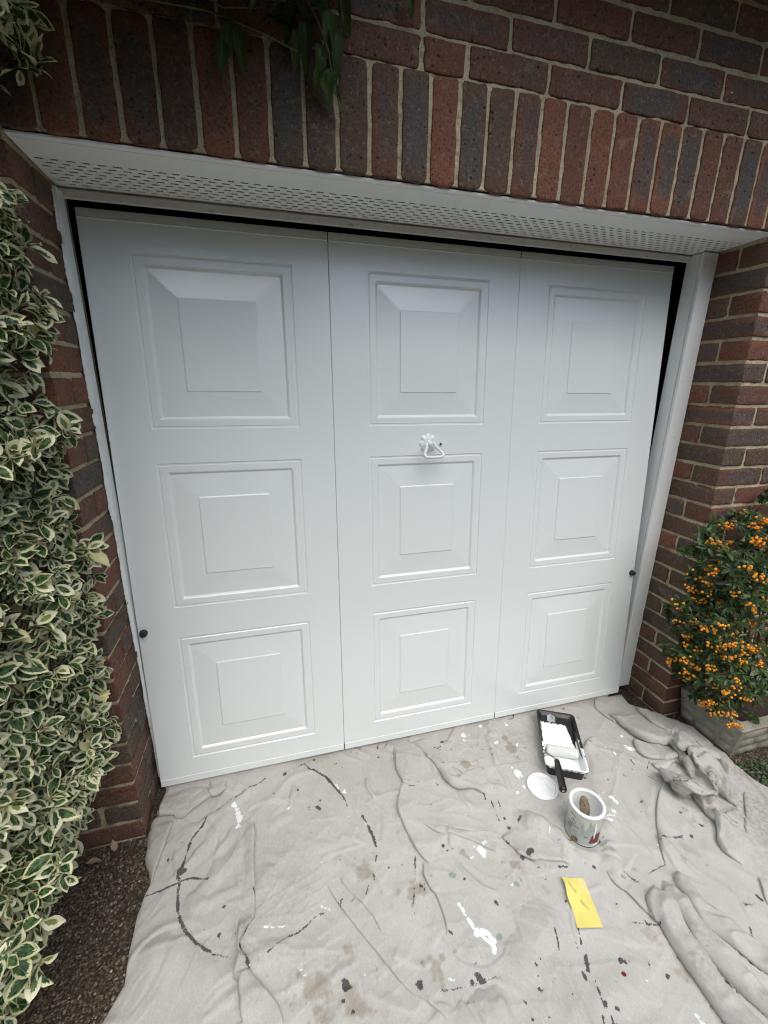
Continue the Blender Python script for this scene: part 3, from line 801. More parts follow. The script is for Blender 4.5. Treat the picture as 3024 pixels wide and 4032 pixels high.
# ------------------------------------------------------------------ dust sheet on the ground
OUTLINE=[[-0.676,0.178],[-0.691,0.075],[-0.707,0.011],[-0.702,-0.065],[-0.695,-0.1],[-0.681,-0.142],[-0.667,-0.179],[-0.67,-0.21],[-0.674,-0.227],[-0.674,-0.231],[-0.673,-0.268],[-0.673,-0.31],[-0.666,-0.378],[-0.681,-0.409],[-0.699,-0.445],[-0.708,-0.478],[-0.66,-0.55],[-0.4,-1.05],[1.2,-1.05],[1.75,-0.62],[1.485,-0.394],[1.45,-0.384],[1.436,-0.364],[1.429,-0.328],[1.436,-0.301],[1.443,-0.273],[1.461,-0.221],[1.451,-0.181],[1.463,-0.172],[1.47,-0.082],[1.436,-0.033],[1.358,0.048],[1.299,0.099],[1.298,0.109],[1.314,0.164],[1.235,0.166],[1.29,0.2],[-0.69,0.2]]
STEPS=[[[[0.181,0.156],[0.161,0.081],[0.153,0.026],[0.162,-0.028],[0.147,-0.053],[0.117,-0.118],[0.122,-0.203],[0.135,-0.26],[0.151,-0.303],[0.174,-0.327]],1,0.014,0.05,0.007],[[[0.136,-0.302],[0.137,-0.339],[0.144,-0.372],[0.143,-0.392]],1,0.008,0.04,0.004],[[[0.132,-0.319],[0.141,-0.348],[0.144,-0.384],[0.148,-0.43],[0.145,-0.471],[0.132,-0.493]],1,0.008,0.03,0.004],[[[0.227,0.17],[0.264,0.125],[0.29,0.056],[0.314,-0.009],[0.321,-0.06],[0.341,-0.092],[0.381,-0.11],[0.424,-0.14],[0.45,-0.154]],1,0.02,0.06,0.009],[[[0.173,0.099],[0.214,0.07],[0.267,0.05],[0.303,0.026]],-1,0.016,0.03,0.004],[[[0.342,-0.068],[0.389,-0.043],[0.429,-0.042],[0.498,-0.047],[0.596,-0.059],[0.668,-0.063]],-1,0.006,0.05,0.003],[[[0.173,-0.178],[0.21,-0.218],[0.243,-0.24],[0.306,-0.282],[0.379,-0.345]],1,0.007,0.05,0.003],[[[0.215,-0.183],[0.255,-0.214],[0.305,-0.24],[0.417,-0.28]],1,0.008,0.04,0.004],[[[0.411,-0.29],[0.425,-0.326],[0.458,-0.359],[0.484,-0.385]],1,0.013,0.05,0.006],[[[0.421,-0.337],[0.456,-0.369],[0.497,-0.39],[0.55,-0.409],[0.576,-0.432]],1,0.012,0.04,0.005],[[[-0.165,-0.274],[-0.125,-0.355],[-0.087,-0.422],[-0.051,-0.478],[-0.024,-0.527],[0.009,-0.573],[0.048,-0.607],[0.082,-0.655]],1,0.007,0.05,0.003],[[[-0.123,-0.268],[-0.084,-0.33],[-0.045,-0.389],[-0.022,-0.451]],1,0.005,0.04,0.002],[[[-0.363,-0.425],[-0.338,-0.472],[-0.307,-0.521],[-0.295,-0.567]],-1,0.011,0.06,0.005],[[[-0.365,-0.028],[-0.369,-0.164],[-0.365,-0.254],[-0.366,-0.332],[-0.378,-0.388],[-0.359,-0.436]],-1,0.01,0.05,0.005],[[[-0.41,-0.312],[-0.407,-0.384],[-0.401,-0.424],[-0.388,-0.542]],1,0.014,0.03,0.006],[[[-0.701,0.026],[-0.686,0.061],[-0.632,0.052],[-0.603,0.033],[-0.568,0.061],[-0.524,0.089],[-0.477,0.101],[-0.462,0.13]],1,0.02,0.09,0.008],[[[-0.547,0.161],[-0.528,0.13],[-0.506,0.104],[-0.478,0.122],[-0.462,0.136]],1,0.008,0.03,0.004],[[[-0.664,-0.184],[-0.651,-0.102],[-0.638,-0.028],[-0.63,0.038]],1,0.014,0.05,0.004],[[[1.16,-0.07],[1.132,-0.109],[1.12,-0.145],[1.14,-0.172],[1.199,-0.182],[1.269,-0.18]],1,0.018,0.06,0.008],[[[1.123,-0.184],[1.126,-0.217],[1.145,-0.225],[1.188,-0.21],[1.219,-0.207],[1.242,-0.225],[1.223,-0.256],[1.196,-0.283]],1,0.016,0.05,0.007],[[[1.147,-0.224],[1.123,-0.261],[1.063,-0.295],[1.014,-0.329],[0.949,-0.384],[0.911,-0.428],[0.883,-0.465],[0.851,-0.51]],1,0.011,0.06,0.006],[[[1.14,-0.238],[1.135,-0.292],[1.117,-0.332],[1.15,-0.348],[1.143,-0.377],[1.135,-0.419],[1.135,-0.454],[1.079,-0.501],[1.078,-0.526],[1.09,-0.571]],1,0.024,0.07,0.01],[[[1.143,-0.324],[1.19,-0.333],[1.249,-0.34]],-1,0.01,0.03,0.004],[[[1.261,-0.43],[1.222,-0.439],[1.181,-0.448],[1.154,-0.44]],1,0.014,0.04,0.006],[[[1.336,-0.295],[1.349,-0.314],[1.386,-0.315],[1.416,-0.303]],-1,0.022,0.05,0.006],[[[1.347,-0.399],[1.286,-0.439],[1.243,-0.481],[1.202,-0.519]],1,0.01,0.05,0.004],[[[0.663,-0.465],[0.671,-0.51],[0.686,-0.535],[0.694,-0.588],[0.719,-0.624]],1,0.01,0.06,0.006],[[[1.089,-0.601],[1.087,-0.614],[1.054,-0.652],[1.046,-0.666]],1,0.006,0.05,0.003],[[[1.173,0.167],[1.13,0.121],[1.126,0.073],[1.144,0.002]],1,0.008,0.05,0.006],[[[1.153,0.072],[1.159,0.006],[1.168,-0.062],[1.179,-0.086],[1.22,-0.117],[1.267,-0.137],[1.272,-0.186],[1.256,-0.238],[1.238,-0.269],[1.235,-0.287]],1,0.034,0.055,0],[[[1.302,0.083],[1.304,0.026],[1.299,-0.025],[1.322,-0.076],[1.336,-0.128],[1.312,-0.187],[1.334,-0.215]],1,0.024,0.07,0],[[[1.311,-0.196],[1.335,-0.213],[1.371,-0.234]],1,0.018,0.07,0],[[[1.139,-0.238],[1.124,-0.269],[1.126,-0.299],[1.112,-0.337]],1,0.03,0.028,0],[[[1.107,-0.335],[1.146,-0.351],[1.229,-0.365],[1.253,-0.4],[1.264,-0.431]],1,0.032,0.034,0],[[[1.23,-0.291],[1.252,-0.286],[1.326,-0.257],[1.365,-0.235]],-1,0.024,0.06,0],[[[1.256,-0.296],[1.283,-0.277],[1.345,-0.253],[1.377,-0.266],[1.404,-0.305]],-1,0.022,0.05,0]]
RIDGES=[[[[1.32,-0.273],[1.282,-0.285],[1.252,-0.303]],0.02,0.03],[[[1.408,-0.306],[1.381,-0.333],[1.338,-0.351]],0.03,0.02],[[[1.231,-0.375],[1.18,-0.417],[1.135,-0.455]],0.012,0.015],[[[1.205,-0.453],[1.152,-0.512],[1.091,-0.575]],0.006,0.015],[[[1.147,-0.288],[1.116,-0.308]],0.012,0.02],[[[0.482,-0.236],[0.542,-0.28],[0.591,-0.337],[0.629,-0.378],[0.663,-0.408],[0.694,-0.426]],0.022,0.03],[[[0.72,-0.382],[0.713,-0.431],[0.68,-0.474]],0.014,0.03],[[[0.825,-0.332],[0.788,-0.345],[0.755,-0.369]],0.012,0.025],[[[0.225,0.149],[0.263,0.094],[0.297,0.037],[0.319,-0.021]],0.012,0.022],[[[0.568,0.104],[0.556,0.041],[0.539,-0.028],[0.536,-0.062]],0.012,0.015],[[[0.591,0.169],[0.599,0.131],[0.593,0.078]],0.016,0.02],[[[0.139,0.153],[0.173,0.131]],0.01,0.02],[[[0.224,-0.224],[0.322,-0.292],[0.4,-0.345]],0.008,0.03],[[[0.358,-0.116],[0.433,-0.121],[0.495,-0.143],[0.518,-0.169]],0.01,0.02],[[[0.056,-0.126],[0.047,-0.172],[0.029,-0.221]],0.006,0.012],[[[0.089,-0.188],[0.097,-0.227],[0.104,-0.254]],0.006,0.012],[[[-0.554,-0.274],[-0.49,-0.2],[-0.45,-0.158],[-0.402,-0.113]],0.01,0.03],[[[-0.551,-0.271],[-0.513,-0.259],[-0.458,-0.242],[-0.399,-0.241]],0.007,0.02],[[[-0.653,-0.34],[-0.623,-0.332],[-0.579,-0.338],[-0.512,-0.376],[-0.452,-0.445]],0.012,0.04],[[[-0.389,-0.044],[-0.383,-0.166],[-0.382,-0.246]],0.01,0.02],[[[-0.397,-0.328],[-0.392,-0.392],[-0.38,-0.446],[-0.366,-0.525]],0.01,0.025],[[[-0.435,0.025],[-0.472,-0.016],[-0.509,-0.084],[-0.56,-0.137]],0.007,0.025],[[[-0.364,0.098],[-0.426,0.052],[-0.507,0.004],[-0.598,-0.02]],0.007,0.02],[[[-0.327,-0.082],[-0.286,-0.055],[-0.236,-0.052]],0.006,0.02],[[[-0.311,-0.186],[-0.34,-0.241],[-0.357,-0.273]],0.008,0.03],[[[0.233,-0.642],[0.17,-0.644],[0.095,-0.667]],0.014,0.035],[[[0.226,-0.66],[0.183,-0.665],[0.136,-0.679]],0.012,0.025],[[[0.169,-0.565],[0.201,-0.527],[0.271,-0.472]],0.006,0.03],[[[-0.128,-0.217],[-0.08,-0.267],[-0.045,-0.277]],0.006,0.02],[[[-0.278,-0.085],[-0.215,-0.149],[-0.132,-0.181],[-0.07,-0.168]],0.006,0.02],[[[-0.358,-0.401],[-0.312,-0.404],[-0.265,-0.406]],0.005,0.02],[[[-0.287,-0.496],[-0.238,-0.482],[-0.214,-0.441]],0.006,0.03],[[[0.252,-0.617],[0.304,-0.589],[0.383,-0.541],[0.459,-0.516]],0.012,0.05],[[[0.439,-0.718],[0.501,-0.7],[0.58,-0.691],[0.632,-0.711]],0.008,0.05],[[[0.34,-0.708],[0.404,-0.709],[0.459,-0.706]],0.006,0.04]]
TUBES=[[[[0.78,-0.53],[0.768,-0.557],[0.747,-0.6],[0.735,-0.646],[0.73,-0.688],[0.724,-0.739],[0.724,-0.79],[0.728,-0.843],[0.73,-0.862]],0.046,0.038],[[[0.816,-0.531],[0.803,-0.575],[0.798,-0.614],[0.795,-0.659],[0.795,-0.699],[0.801,-0.744],[0.813,-0.788],[0.834,-0.837]],0.043,0.031],[[[0.874,-0.515],[0.858,-0.556],[0.852,-0.601],[0.861,-0.645],[0.877,-0.685],[0.898,-0.727],[0.919,-0.779]],0.032,0.03]]
LINES=[[[[-0.662,-0.186],[-0.613,-0.182],[-0.573,-0.174],[-0.544,-0.171],[-0.496,-0.191]],0.006,1,0],[[[-0.576,-0.171],[-0.573,-0.217],[-0.566,-0.251],[-0.544,-0.297],[-0.509,-0.342],[-0.465,-0.378]],0.01,1,0],[[[-0.465,-0.378],[-0.438,-0.39],[-0.406,-0.402]],0.005,0.6,0],[[[-0.578,-0.153],[-0.572,-0.119],[-0.563,-0.064],[-0.551,-0.037],[-0.517,0.005]],0.008,0.9,0],[[[-0.492,0.029],[-0.43,0.064],[-0.398,0.083],[-0.365,0.097],[-0.33,0.116]],0.005,0.85,0],[[[-0.291,0.119],[-0.232,0.136],[-0.19,0.147]],0.004,0.6,0],[[[-0.185,0.149],[-0.158,0.111],[-0.125,0.085],[-0.1,0.041]],0.007,0.95,0],[[[-0.17,0.121],[-0.119,0.079],[-0.088,0.024],[-0.063,-0.027],[-0.057,-0.062]],0.008,1,0],[[[-0.013,-0.111],[0.002,-0.165],[0.009,-0.219]],0.01,1,0],[[[0.004,-0.247],[-0.003,-0.264]],0.006,0.8,0],[[[-0.015,-0.293],[-0.019,-0.316]],0.005,0.7,0],[[[-0.036,-0.32],[-0.048,-0.348]],0.004,0.8,0],[[[-0.383,-0.247],[-0.368,-0.281],[-0.367,-0.331],[-0.374,-0.362]],0.006,1,0],[[[-0.378,-0.381],[-0.372,-0.406],[-0.359,-0.432]],0.007,0.9,0],[[[-0.321,-0.411],[-0.281,-0.393],[-0.239,-0.381],[-0.208,-0.363],[-0.177,-0.357]],0.007,0.7,0],[[[-0.133,-0.349],[-0.111,-0.334],[-0.123,-0.356]],0.003,0.9,0],[[[-0.091,-0.349],[-0.071,-0.33]],0.003,0.8,0],[[[0.126,-0.26],[0.111,-0.304],[0.096,-0.345],[0.074,-0.401],[0.068,-0.435]],0.007,0.5,0],[[[0.486,-0.568],[0.473,-0.597]],0.007,0.9,0],[[[0.466,-0.622],[0.452,-0.648]],0.012,1,0],[[[0.437,-0.644],[0.434,-0.662]],0.008,0.7,0],[[[0.454,-0.671],[0.445,-0.699],[0.441,-0.716]],0.006,0.9,0],[[[0.426,-0.728],[0.414,-0.749]],0.01,0.9,0],[[[0.448,-0.731],[0.439,-0.751]],0.01,0.8,0],[[[0.419,-0.553],[0.414,-0.573],[0.407,-0.593]],0.007,0.85,0],[[[0.467,-0.57],[0.456,-0.606]],0.003,0.5,0],[[[0.788,-0.506],[0.828,-0.501],[0.857,-0.499]],0.006,0.9,0],[[[0.895,-0.448],[0.966,-0.447],[0.995,-0.449]],0.005,0.7,0],[[[0.64,-0.595],[0.67,-0.607],[0.717,-0.623]],0.007,0.8,0],[[[0.535,-0.421],[0.558,-0.428]],0.008,0.9,0],[[[0.464,-0.407],[0.507,-0.414]],0.006,0.5,0],[[[0.736,-0.379],[0.702,-0.391]],0.006,0.9,0],[[[0.58,-0.353],[0.63,-0.362]],0.004,0.9,0],[[[0.688,-0.235],[0.679,-0.26]],0.003,0.8,0],[[[0.723,-0.484],[0.733,-0.509]],0.004,0.7,0],[[[0.738,-0.51],[0.744,-0.521]],0.008,0.7,0],[[[0.981,-0.645],[1.009,-0.65]],0.012,0.7,0],[[[1.041,-0.636],[1.043,-0.645]],0.012,0.9,0],[[[0.94,-0.688],[0.926,-0.706]],0.007,0.8,0],[[[0.429,-0.138],[0.424,-0.162]],0.006,0.9,0],[[[0.441,-0.171],[0.435,-0.208],[0.431,-0.248]],0.005,0.9,0],[[[0.466,-0.173],[0.457,-0.209]],0.004,0.8,0],[[[0.148,-0.057],[0.207,-0.061]],0.003,0.8,0],[[[0.392,0.113],[0.408,0.096]],0.004,0.9,0],[[[0.437,0.082],[0.485,0.05],[0.551,0.02]],0.004,0.75,0],[[[0.695,0.154],[0.725,0.154],[0.737,0.173]],0.006,0.9,0],[[[0.659,-0.009],[0.678,-0.024]],0.004,0.8,0],[[[0.62,0.178],[0.724,0.173],[0.835,0.174]],0.003,0.8,0],[[[1.059,-0.157],[1.057,-0.173]],0.006,0.9,0],[[[1.092,-0.202],[1.126,-0.179]],0.004,0.9,0],[[[1.062,-0.227],[1.078,-0.259]],0.004,0.9,0],[[[0.976,-0.202],[0.99,-0.229]],0.006,0.7,0],[[[1.075,-0.377],[1.084,-0.399]],0.004,0.8,0],[[[1.081,-0.419],[1.079,-0.436]],0.005,0.9,0],[[[0.905,-0.452],[0.954,-0.449],[0.987,-0.452]],0.006,0.7,0],[[[0.932,-0.466],[0.928,-0.477]],0.004,0.8,0],[[[1.409,-0.17],[1.384,-0.193]],0.004,0.9,0],[[[0.069,-0.584],[0.113,-0.594],[0.153,-0.599],[0.194,-0.601],[0.259,-0.606]],0.007,0.45,0],[[[0.201,-0.434],[0.21,-0.474],[0.22,-0.51],[0.244,-0.541],[0.24,-0.556]],0.012,1,1],[[[0.212,-0.515],[0.241,-0.512],[0.25,-0.534]],0.014,1,1],[[[-0.096,0.043],[-0.059,-0.003]],0.02,0.55,1],[[[-0.436,0.032],[-0.415,-0.014],[-0.418,-0.046]],0.02,0.7,1],[[[-0.183,-0.337],[-0.159,-0.352]],0.008,0.7,1],[[[0.858,-0.268],[0.871,-0.29]],0.01,0.95,1],[[[0.781,-0.32],[0.794,-0.34]],0.03,0.5,1],[[[0.85,-0.247],[0.825,-0.253]],0.006,0.8,1],[[[1.086,-0.094],[1.09,-0.115],[1.127,-0.115]],0.02,0.8,1],[[[1.019,-0.111],[1.02,-0.12]],0.008,0.9,1],[[[0.864,-0.269],[0.867,-0.293]],0.012,0.9,1],[[[0.789,-0.341],[0.833,-0.317]],0.02,0.6,1],[[[0.647,-0.777],[0.645,-0.791]],0.02,0.5,1],[[[0.597,-0.098],[0.597,-0.119]],0.008,0.9,1],[[[-0.247,-0.454],[-0.238,-0.478],[-0.255,-0.495]],0.02,0.4,1],[[[-0.093,-0.505],[-0.093,-0.515]],0.01,0.7,1],[[[0.102,-0.568],[0.121,-0.578]],0.008,0.6,1],[[[-0.33,-0.35],[-0.278,-0.363]],0.006,0.6,1],[[[0.075,-0.588],[0.08,-0.596]],0.008,0.6,1]]
BLOBS=[[[-0.157,-0.043],0.016,1.0,0],[[-0.261,0.121],0.013,1.0,0],[[-0.218,0.037],0.011,1.0,0],[[-0.143,-0.522],0.017,1.0,0],[[0.036,-0.558],0.013,1.0,0],[[0.176,-0.587],0.015,1.0,0],[[0.158,-0.593],0.012,1.0,0],[[0.301,-0.455],0.011,1.0,0],[[0.223,-0.29],0.008,1.0,0],[[0.241,-0.29],0.007,1.0,0],[[0.217,-0.273],0.005,1.0,0],[[0.453,-0.241],0.01,1.0,0],[[-0.014,-0.114],0.008,1.0,0],[[0.031,-0.291],0.005,1.0,0],[[0.072,-0.293],0.006,1.0,0],[[0.109,-0.36],0.007,1.0,0],[[0.12,-0.361],0.004,1.0,0],[[-0.154,-0.549],0.008,1.0,0],[[-0.136,-0.569],0.004,1.0,0],[[0.22,-0.228],0.004,1.0,0],[[0.426,-0.316],0.009,1.0,0],[[-0.3,0.042],0.004,1.0,0],[[0.334,-0.062],0.009,1.0,0],[[0.345,-0.087],0.005,1.0,0],[[0.241,-0.38],0.006,1.0,0],[[0.534,-0.422],0.01,0.85,0],[[0.488,-0.346],0.007,0.85,0],[[0.436,-0.378],0.007,0.85,0],[[0.828,-0.178],0.006,0.85,0],[[0.904,-0.208],0.006,0.85,0],[[1.057,-0.389],0.005,0.85,0],[[1.02,-0.456],0.008,0.85,0],[[0.305,-0.697],0.008,0.85,0],[[0.327,-0.608],0.007,0.85,0],[[0.32,-0.625],0.006,0.85,0],[[0.31,-0.646],0.006,0.85,0],[[0.345,-0.597],0.004,0.85,0],[[0.545,-0.654],0.01,0.85,0],[[0.447,-0.711],0.009,0.85,0],[[0.467,-0.724],0.007,0.85,0],[[0.266,-0.689],0.01,0.85,0],[[0.976,-0.606],0.006,0.85,0],[[0.473,-0.441],0.005,0.85,0],[[0.633,-0.546],0.005,0.85,0],[[0.634,-0.711],0.005,0.85,0],[[0.264,-0.661],0.008,0.85,0],[[-0.563,-0.064],0.01,1.0,0],[[-0.576,-0.149],0.01,1.0,0],[[-0.576,-0.167],0.006,1.0,0],[[-0.607,-0.102],0.005,1.0,0],[[-0.62,-0.096],0.004,1.0,0],[[-0.456,-0.336],0.005,1.0,0],[[-0.417,-0.345],0.005,1.0,0],[[-0.448,-0.275],0.004,1.0,0],[[-0.493,-0.315],0.005,1.0,0],[[-0.522,0.004],0.007,1.0,0],[[-0.26,0.119],0.014,1.0,0],[[-0.303,0.045],0.006,1.0,0],[[-0.147,0.159],0.012,1.0,0],[[-0.16,-0.046],0.0,1.0,0],[[-0.43,0.062],0.009,1.0,0],[[-0.297,0.176],0.006,1.0,0],[[0.373,0.108],0.008,1.0,0],[[0.361,0.075],0.009,1.0,0],[[0.354,0.059],0.004,1.0,0],[[0.107,0.147],0.007,1.0,0],[[0.1,0.105],0.008,1.0,0],[[-0.064,0.12],0.006,1.0,0],[[-0.047,0.097],0.006,1.0,0],[[0.359,0.008],0.007,1.0,0],[[0.331,-0.066],0.009,1.0,0],[[0.346,-0.086],0.006,1.0,0],[[0.452,-0.242],0.011,1.0,0],[[0.221,-0.228],0.005,1.0,0],[[0.438,-0.377],0.008,1.0,0],[[0.45,-0.277],0.007,1.0,0],[[0.428,-0.315],0.009,1.0,0],[[0.279,-0.059],0.005,1.0,0],[[0.22,-0.026],0.004,1.0,0],[[1.388,-0.192],0.01,0.9,0],[[1.032,-0.192],0.004,0.9,0],[[1.235,-0.156],0.006,0.9,0],[[1.054,-0.388],0.008,0.9,0],[[1.017,-0.456],0.014,0.9,0],[[0.952,-0.312],0.008,0.9,0],[[0.926,-0.34],0.006,0.9,0],[[1.189,-0.021],0.004,0.9,0],[[1.081,-0.433],0.006,0.9,0],[[0.473,0.118],0.009,1.0,1],[[0.495,0.115],0.006,1.0,1],[[0.464,0.094],0.007,1.0,1],[[0.68,0.129],0.008,1.0,1],[[0.563,0.149],0.006,1.0,1],[[0.583,0.054],0.006,1.0,1],[[0.597,-0.104],0.012,1.0,1],[[0.583,-0.154],0.008,1.0,1],[[0.311,0.044],0.008,1.0,1],[[0.346,-0.297],0.009,1.0,1],[[0.327,-0.316],0.018,1.0,1],[[1.116,-0.049],0.008,1,1],[[-0.044,-0.276],0.03,0.7,2],[[-0.226,-0.509],0.04,0.7,2],[[-0.132,-0.552],0.03,0.7,2],[[-0.203,-0.5],0.03,0.7,2],[[0.085,-0.544],0.026,0.7,2],[[0.1,-0.367],0.03,0.7,2],[[0.265,-0.308],0.01,0.7,2],[[0.042,-0.358],0.01,0.7,2],[[-0.113,-0.566],0.02,0.7,2],[[0.075,-0.522],0.012,0.7,2],[[-0.127,-0.453],0.016,0.7,2],[[0.632,0.004],0.026,0.8,2],[[0.634,0.069],0.016,0.8,2],[[0.428,-0.014],0.02,0.8,2],[[0.02,0.167],0.012,0.8,2],[[0.268,-0.308],0.012,0.8,2],[[0.401,-0.378],0.014,0.8,2],[[0.022,0.142],0.008,0.8,2],[[0.459,-0.471],0.012,0.55,2],[[0.724,-0.422],0.018,0.55,2],[[0.663,-0.634],0.016,0.55,2],[[0.666,-0.708],0.012,0.55,2],[[1.073,-0.416],0.016,0.55,2],[[0.973,-0.48],0.03,0.55,2],[[0.414,-0.358],0.014,0.55,2],[[0.832,-0.588],0.03,0.55,2],[[0.271,-0.529],0.011,1.0,3],[[0.211,-0.358],0.01,1.0,3],[[0.62,-0.433],0.007,0.8,3],[[0.382,-0.428],0.008,0.8,3],[[0.753,-0.483],0.007,0.8,3],[[0.709,-0.494],0.007,0.8,3],[[0.382,-0.426],0.009,1,3],[[0.21,-0.359],0.014,0.5,3],[[0.528,-0.681],0.009,1,4]]

def seg_dist(px, py, pts):
    """distance, signed side (+ left), normalised arc position for points against a polyline"""
    best = np.full(px.shape, 1e9); side = np.zeros(px.shape); tt = np.zeros(px.shape); nxx = np.zeros(px.shape); nyy = np.zeros(px.shape)
    P = np.array(pts, float); L = np.hypot(*np.diff(P, axis=0).T); tot = L.sum(); acc = 0
    for (a, b, l) in zip(P[:-1], P[1:], L):
        if l < 1e-6: continue
        d = (b - a) / l
        u = np.clip((px - a[0]) * d[0] + (py - a[1]) * d[1], 0, l)
        qx, qy = px - a[0] - u * d[0], py - a[1] - u * d[1]
        r = np.hypot(qx, qy); s_ = np.sign(d[0] * qy - d[1] * qx)
        m = r < best
        best = np.where(m, r, best); side = np.where(m, s_, side); tt = np.where(m, (acc + u) / tot, tt)
        nxx = np.where(m, -d[1], nxx); nyy = np.where(m, d[0], nyy)
        acc += l
    return best, side, tt, nxx, nyy
def smooth_poly(pts, k=4):
    """Catmull-Rom so that folds and brush strokes curve"""
    P = [np.array(p, float) for p in pts]
    if len(P) < 3: return pts
    Q = [2 * P[0] - P[1]] + P + [2 * P[-1] - P[-2]]
    out = []
    for i in range(1, len(Q) - 2):
        for t in np.linspace(0, 1, k, endpoint=False):
            a, b, c, d = Q[i - 1], Q[i], Q[i + 1], Q[i + 2]
            out.append(.5 * ((2 * b) + (-a + c) * t + (2 * a - 5 * b + 4 * c - d) * t * t + (-a + 3 * b - 3 * c + d) * t ** 3))
    out.append(P[-1])
    return out
def near(gx, gy, pts, pad):
    P = np.array(pts); return (gx > P[:, 0].min() - pad) & (gx < P[:, 0].max() + pad) & (gy > P[:, 1].min() - pad) & (gy < P[:, 1].max() + pad)
TIN = (.679, -.345)
def cloth():
    st = .0034
    xs = np.arange(-.74, 1.72, st); ys = np.arange(-1.06, .205, st)
    gx, gy = np.meshgrid(xs, ys, indexing='ij')
    # soft crumpling
    wx = gx + .05 * (fbm(gx * 5, gy * 5, 3) - .5); wy = gy + .05 * (fbm(gx * 5 + 9, gy * 5, 5) - .5)
    z = .0035 + .006 * fbm(gx * 4.2, gy * 4.2, 20, 2) ** 1.5
    for ang, sc, amp, sd in ((35, 13, .0046, 31), (-50, 11, .0050, 37), (80, 17, .0040, 41), (10, 15, .0034, 43), (55, 26, .0032, 45), (-35, 24, .0032, 47), (-70, 34, .0024, 49), (25, 40, .0018, 51)):
        c, s_ = math.cos(R(ang)), math.sin(R(ang))
        a = (wx * c + wy * s_) * sc; b = (-wx * s_ + wy * c) * sc * .30
        n = vnoise(a + 50, b + 50, sd)
        mask = np.clip(fbm(gx * 3 + sd, gy * 3, sd + 1, 2) * 2.6 - .65, 0, 1)
        z = z + amp * mask * (1 - np.abs(2 * n - 1)) ** 4
    z = z + .0016 * (fbm(wx * 42, wy * 42, 50, 3) - .45) + .0007 * (fbm(gx * 120, gy * 120, 60, 2) - .4)
    dx = np.zeros_like(z); dy = np.zeros_like(z)
    # crisp random creases following a slowly turning direction
    rc = np.random.default_rng(17)
    for i in range(460):
        x_, y_ = rc.uniform(-.68, 1.5), rc.uniform(-1.0, .12)
        an = 2.4 + 2.6 * (float(fbm(np.array([x_ * 1.7 + 7]), np.array([y_ * 1.7]), 140, 2)[0]) - .45) * 2 + rc.normal(0, .38) + (1.5 if rc.random() < .22 else 0)
        n_ = int(rc.integers(4, 10)); stp = rc.uniform(.012, .035); cv = rc.normal(0, .10)
        pl = [(x_, y_)]
        for k in range(n_):
            an += cv + rc.normal(0, .10); pl.append((pl[-1][0] + stp * math.cos(an), pl[-1][1] + stp * math.sin(an)))
        h_ = rc.gamma(2.2, .0011) + .0007; w1 = rc.uniform(.0025, .005); w2 = rc.uniform(.010, .030)
        m = near(gx, gy, pl, w2 * 2.2)
        if not m.any(): continue
        d, s_, t, nx, ny = seg_dist(gx[m], gy[m], smooth_poly(pl, 3))
        tap = np.clip(np.minimum(t, 1 - t) * 4, 0, 1); tap = tap * tap * (3 - 2 * tap)
        z[m] += h_ * tap * np.where(s_ > 0, np.exp(-(d / w1) ** 2), np.exp(-(d / w2) ** 2 * 1.2))
    # broad soft billows
    z = z + .011 * np.clip(fbm(wx * 6.5 + 2, wy * 6.5, 150, 2) - .42, 0, 1)
    for pts, side, h, L, o in STEPS:
        pts = smooth_poly(pts, 9 if h > .018 else 5)
        m = near(gx, gy, pts, L * 3)
        d, s_, t, nx, ny = seg_dist(gx[m], gy[m], pts)
        sd = d * s_ * side
        tap = np.clip(np.minimum(t, 1 - t) * 7, 0, 1); tap = tap * tap * (3 - 2 * tap)
        endfade = np.where((t <= 0) | (t >= 1), np.exp(-(d / .008) ** 2), 1)
        hv = h * tap * endfade * (.8 + .45 * vnoise(t * 7 + h * 777, t * 0 + L * 555, 78))
        rho = np.maximum(hv / 2, 1e-5)
        arc = np.clip(sd / rho, 0, math.pi); e = np.maximum(sd - math.pi * rho, 0)
        fall = np.exp(-e / L * 1.15)
        zt = np.where(e > 0, 2 * rho * fall, rho * (1 - np.cos(arc)))
        xt = np.where(e > 0, sd - math.pi * rho * np.exp(-e / L), -rho * np.sin(arc))
        on = sd > 0
        if h > .018:
            stri = (1 - np.abs(2 * vnoise(sd * 85 + 3 * t + 40, t * 4 + h * 321, 91) - 1)) ** 2.5 + .6 * (1 - np.abs(2 * vnoise(sd * 160 + 40, t * 7 + h * 121, 93) - 1)) ** 3
            zt = zt + .0055 * (hv / .03) * stri * np.clip(sd / .02, 0, 1) * np.exp(-e / (L * 1.2))
        z[m] += np.where(on, zt, 0) - .0010 * tap * np.exp(-(np.minimum(sd, 0) / .006) ** 2) * (sd < 0)
        sh = np.where(on, xt - sd, 0)
        dx[m] += sh * nx * side; dy[m] += sh * ny * side
    for pts, h, w in RIDGES:
        pts = smooth_poly(pts)
        m = near(gx, gy, pts, w * 2.2)
        d, s_, t, nx, ny = seg_dist(gx[m], gy[m], pts)
        tap = np.clip(np.minimum(t, 1 - t) * 5 + .04, 0, 1); tap = tap * tap * (3 - 2 * tap)
        wob = 1 + .35 * (vnoise(t * 9 + h * 999, t * 0 + w * 999, 77) - .5)
        q = d / (w * wob)
        tall = min(1, h / .03)
        prof = (1 - tall) * np.exp(-(q * 1.5) ** 2) + tall * (np.clip(1 - q * q, 0, 1) ** .75)
        z[m] += h * wob * tap * prof
        # tall rolls bulge over their own foot
        sh = tall * .35 * w * tap * np.clip(1 - q * q, 0, 1) * np.clip(q, 0, 1)
        dx[m] += sh * nx * s_; dy[m] += sh * ny * s_
    # tight rolls lying side by side: the higher one wins, so the valleys between them stay sharp
    tz = np.zeros_like(z); tx = np.zeros_like(z); ty = np.zeros_like(z)
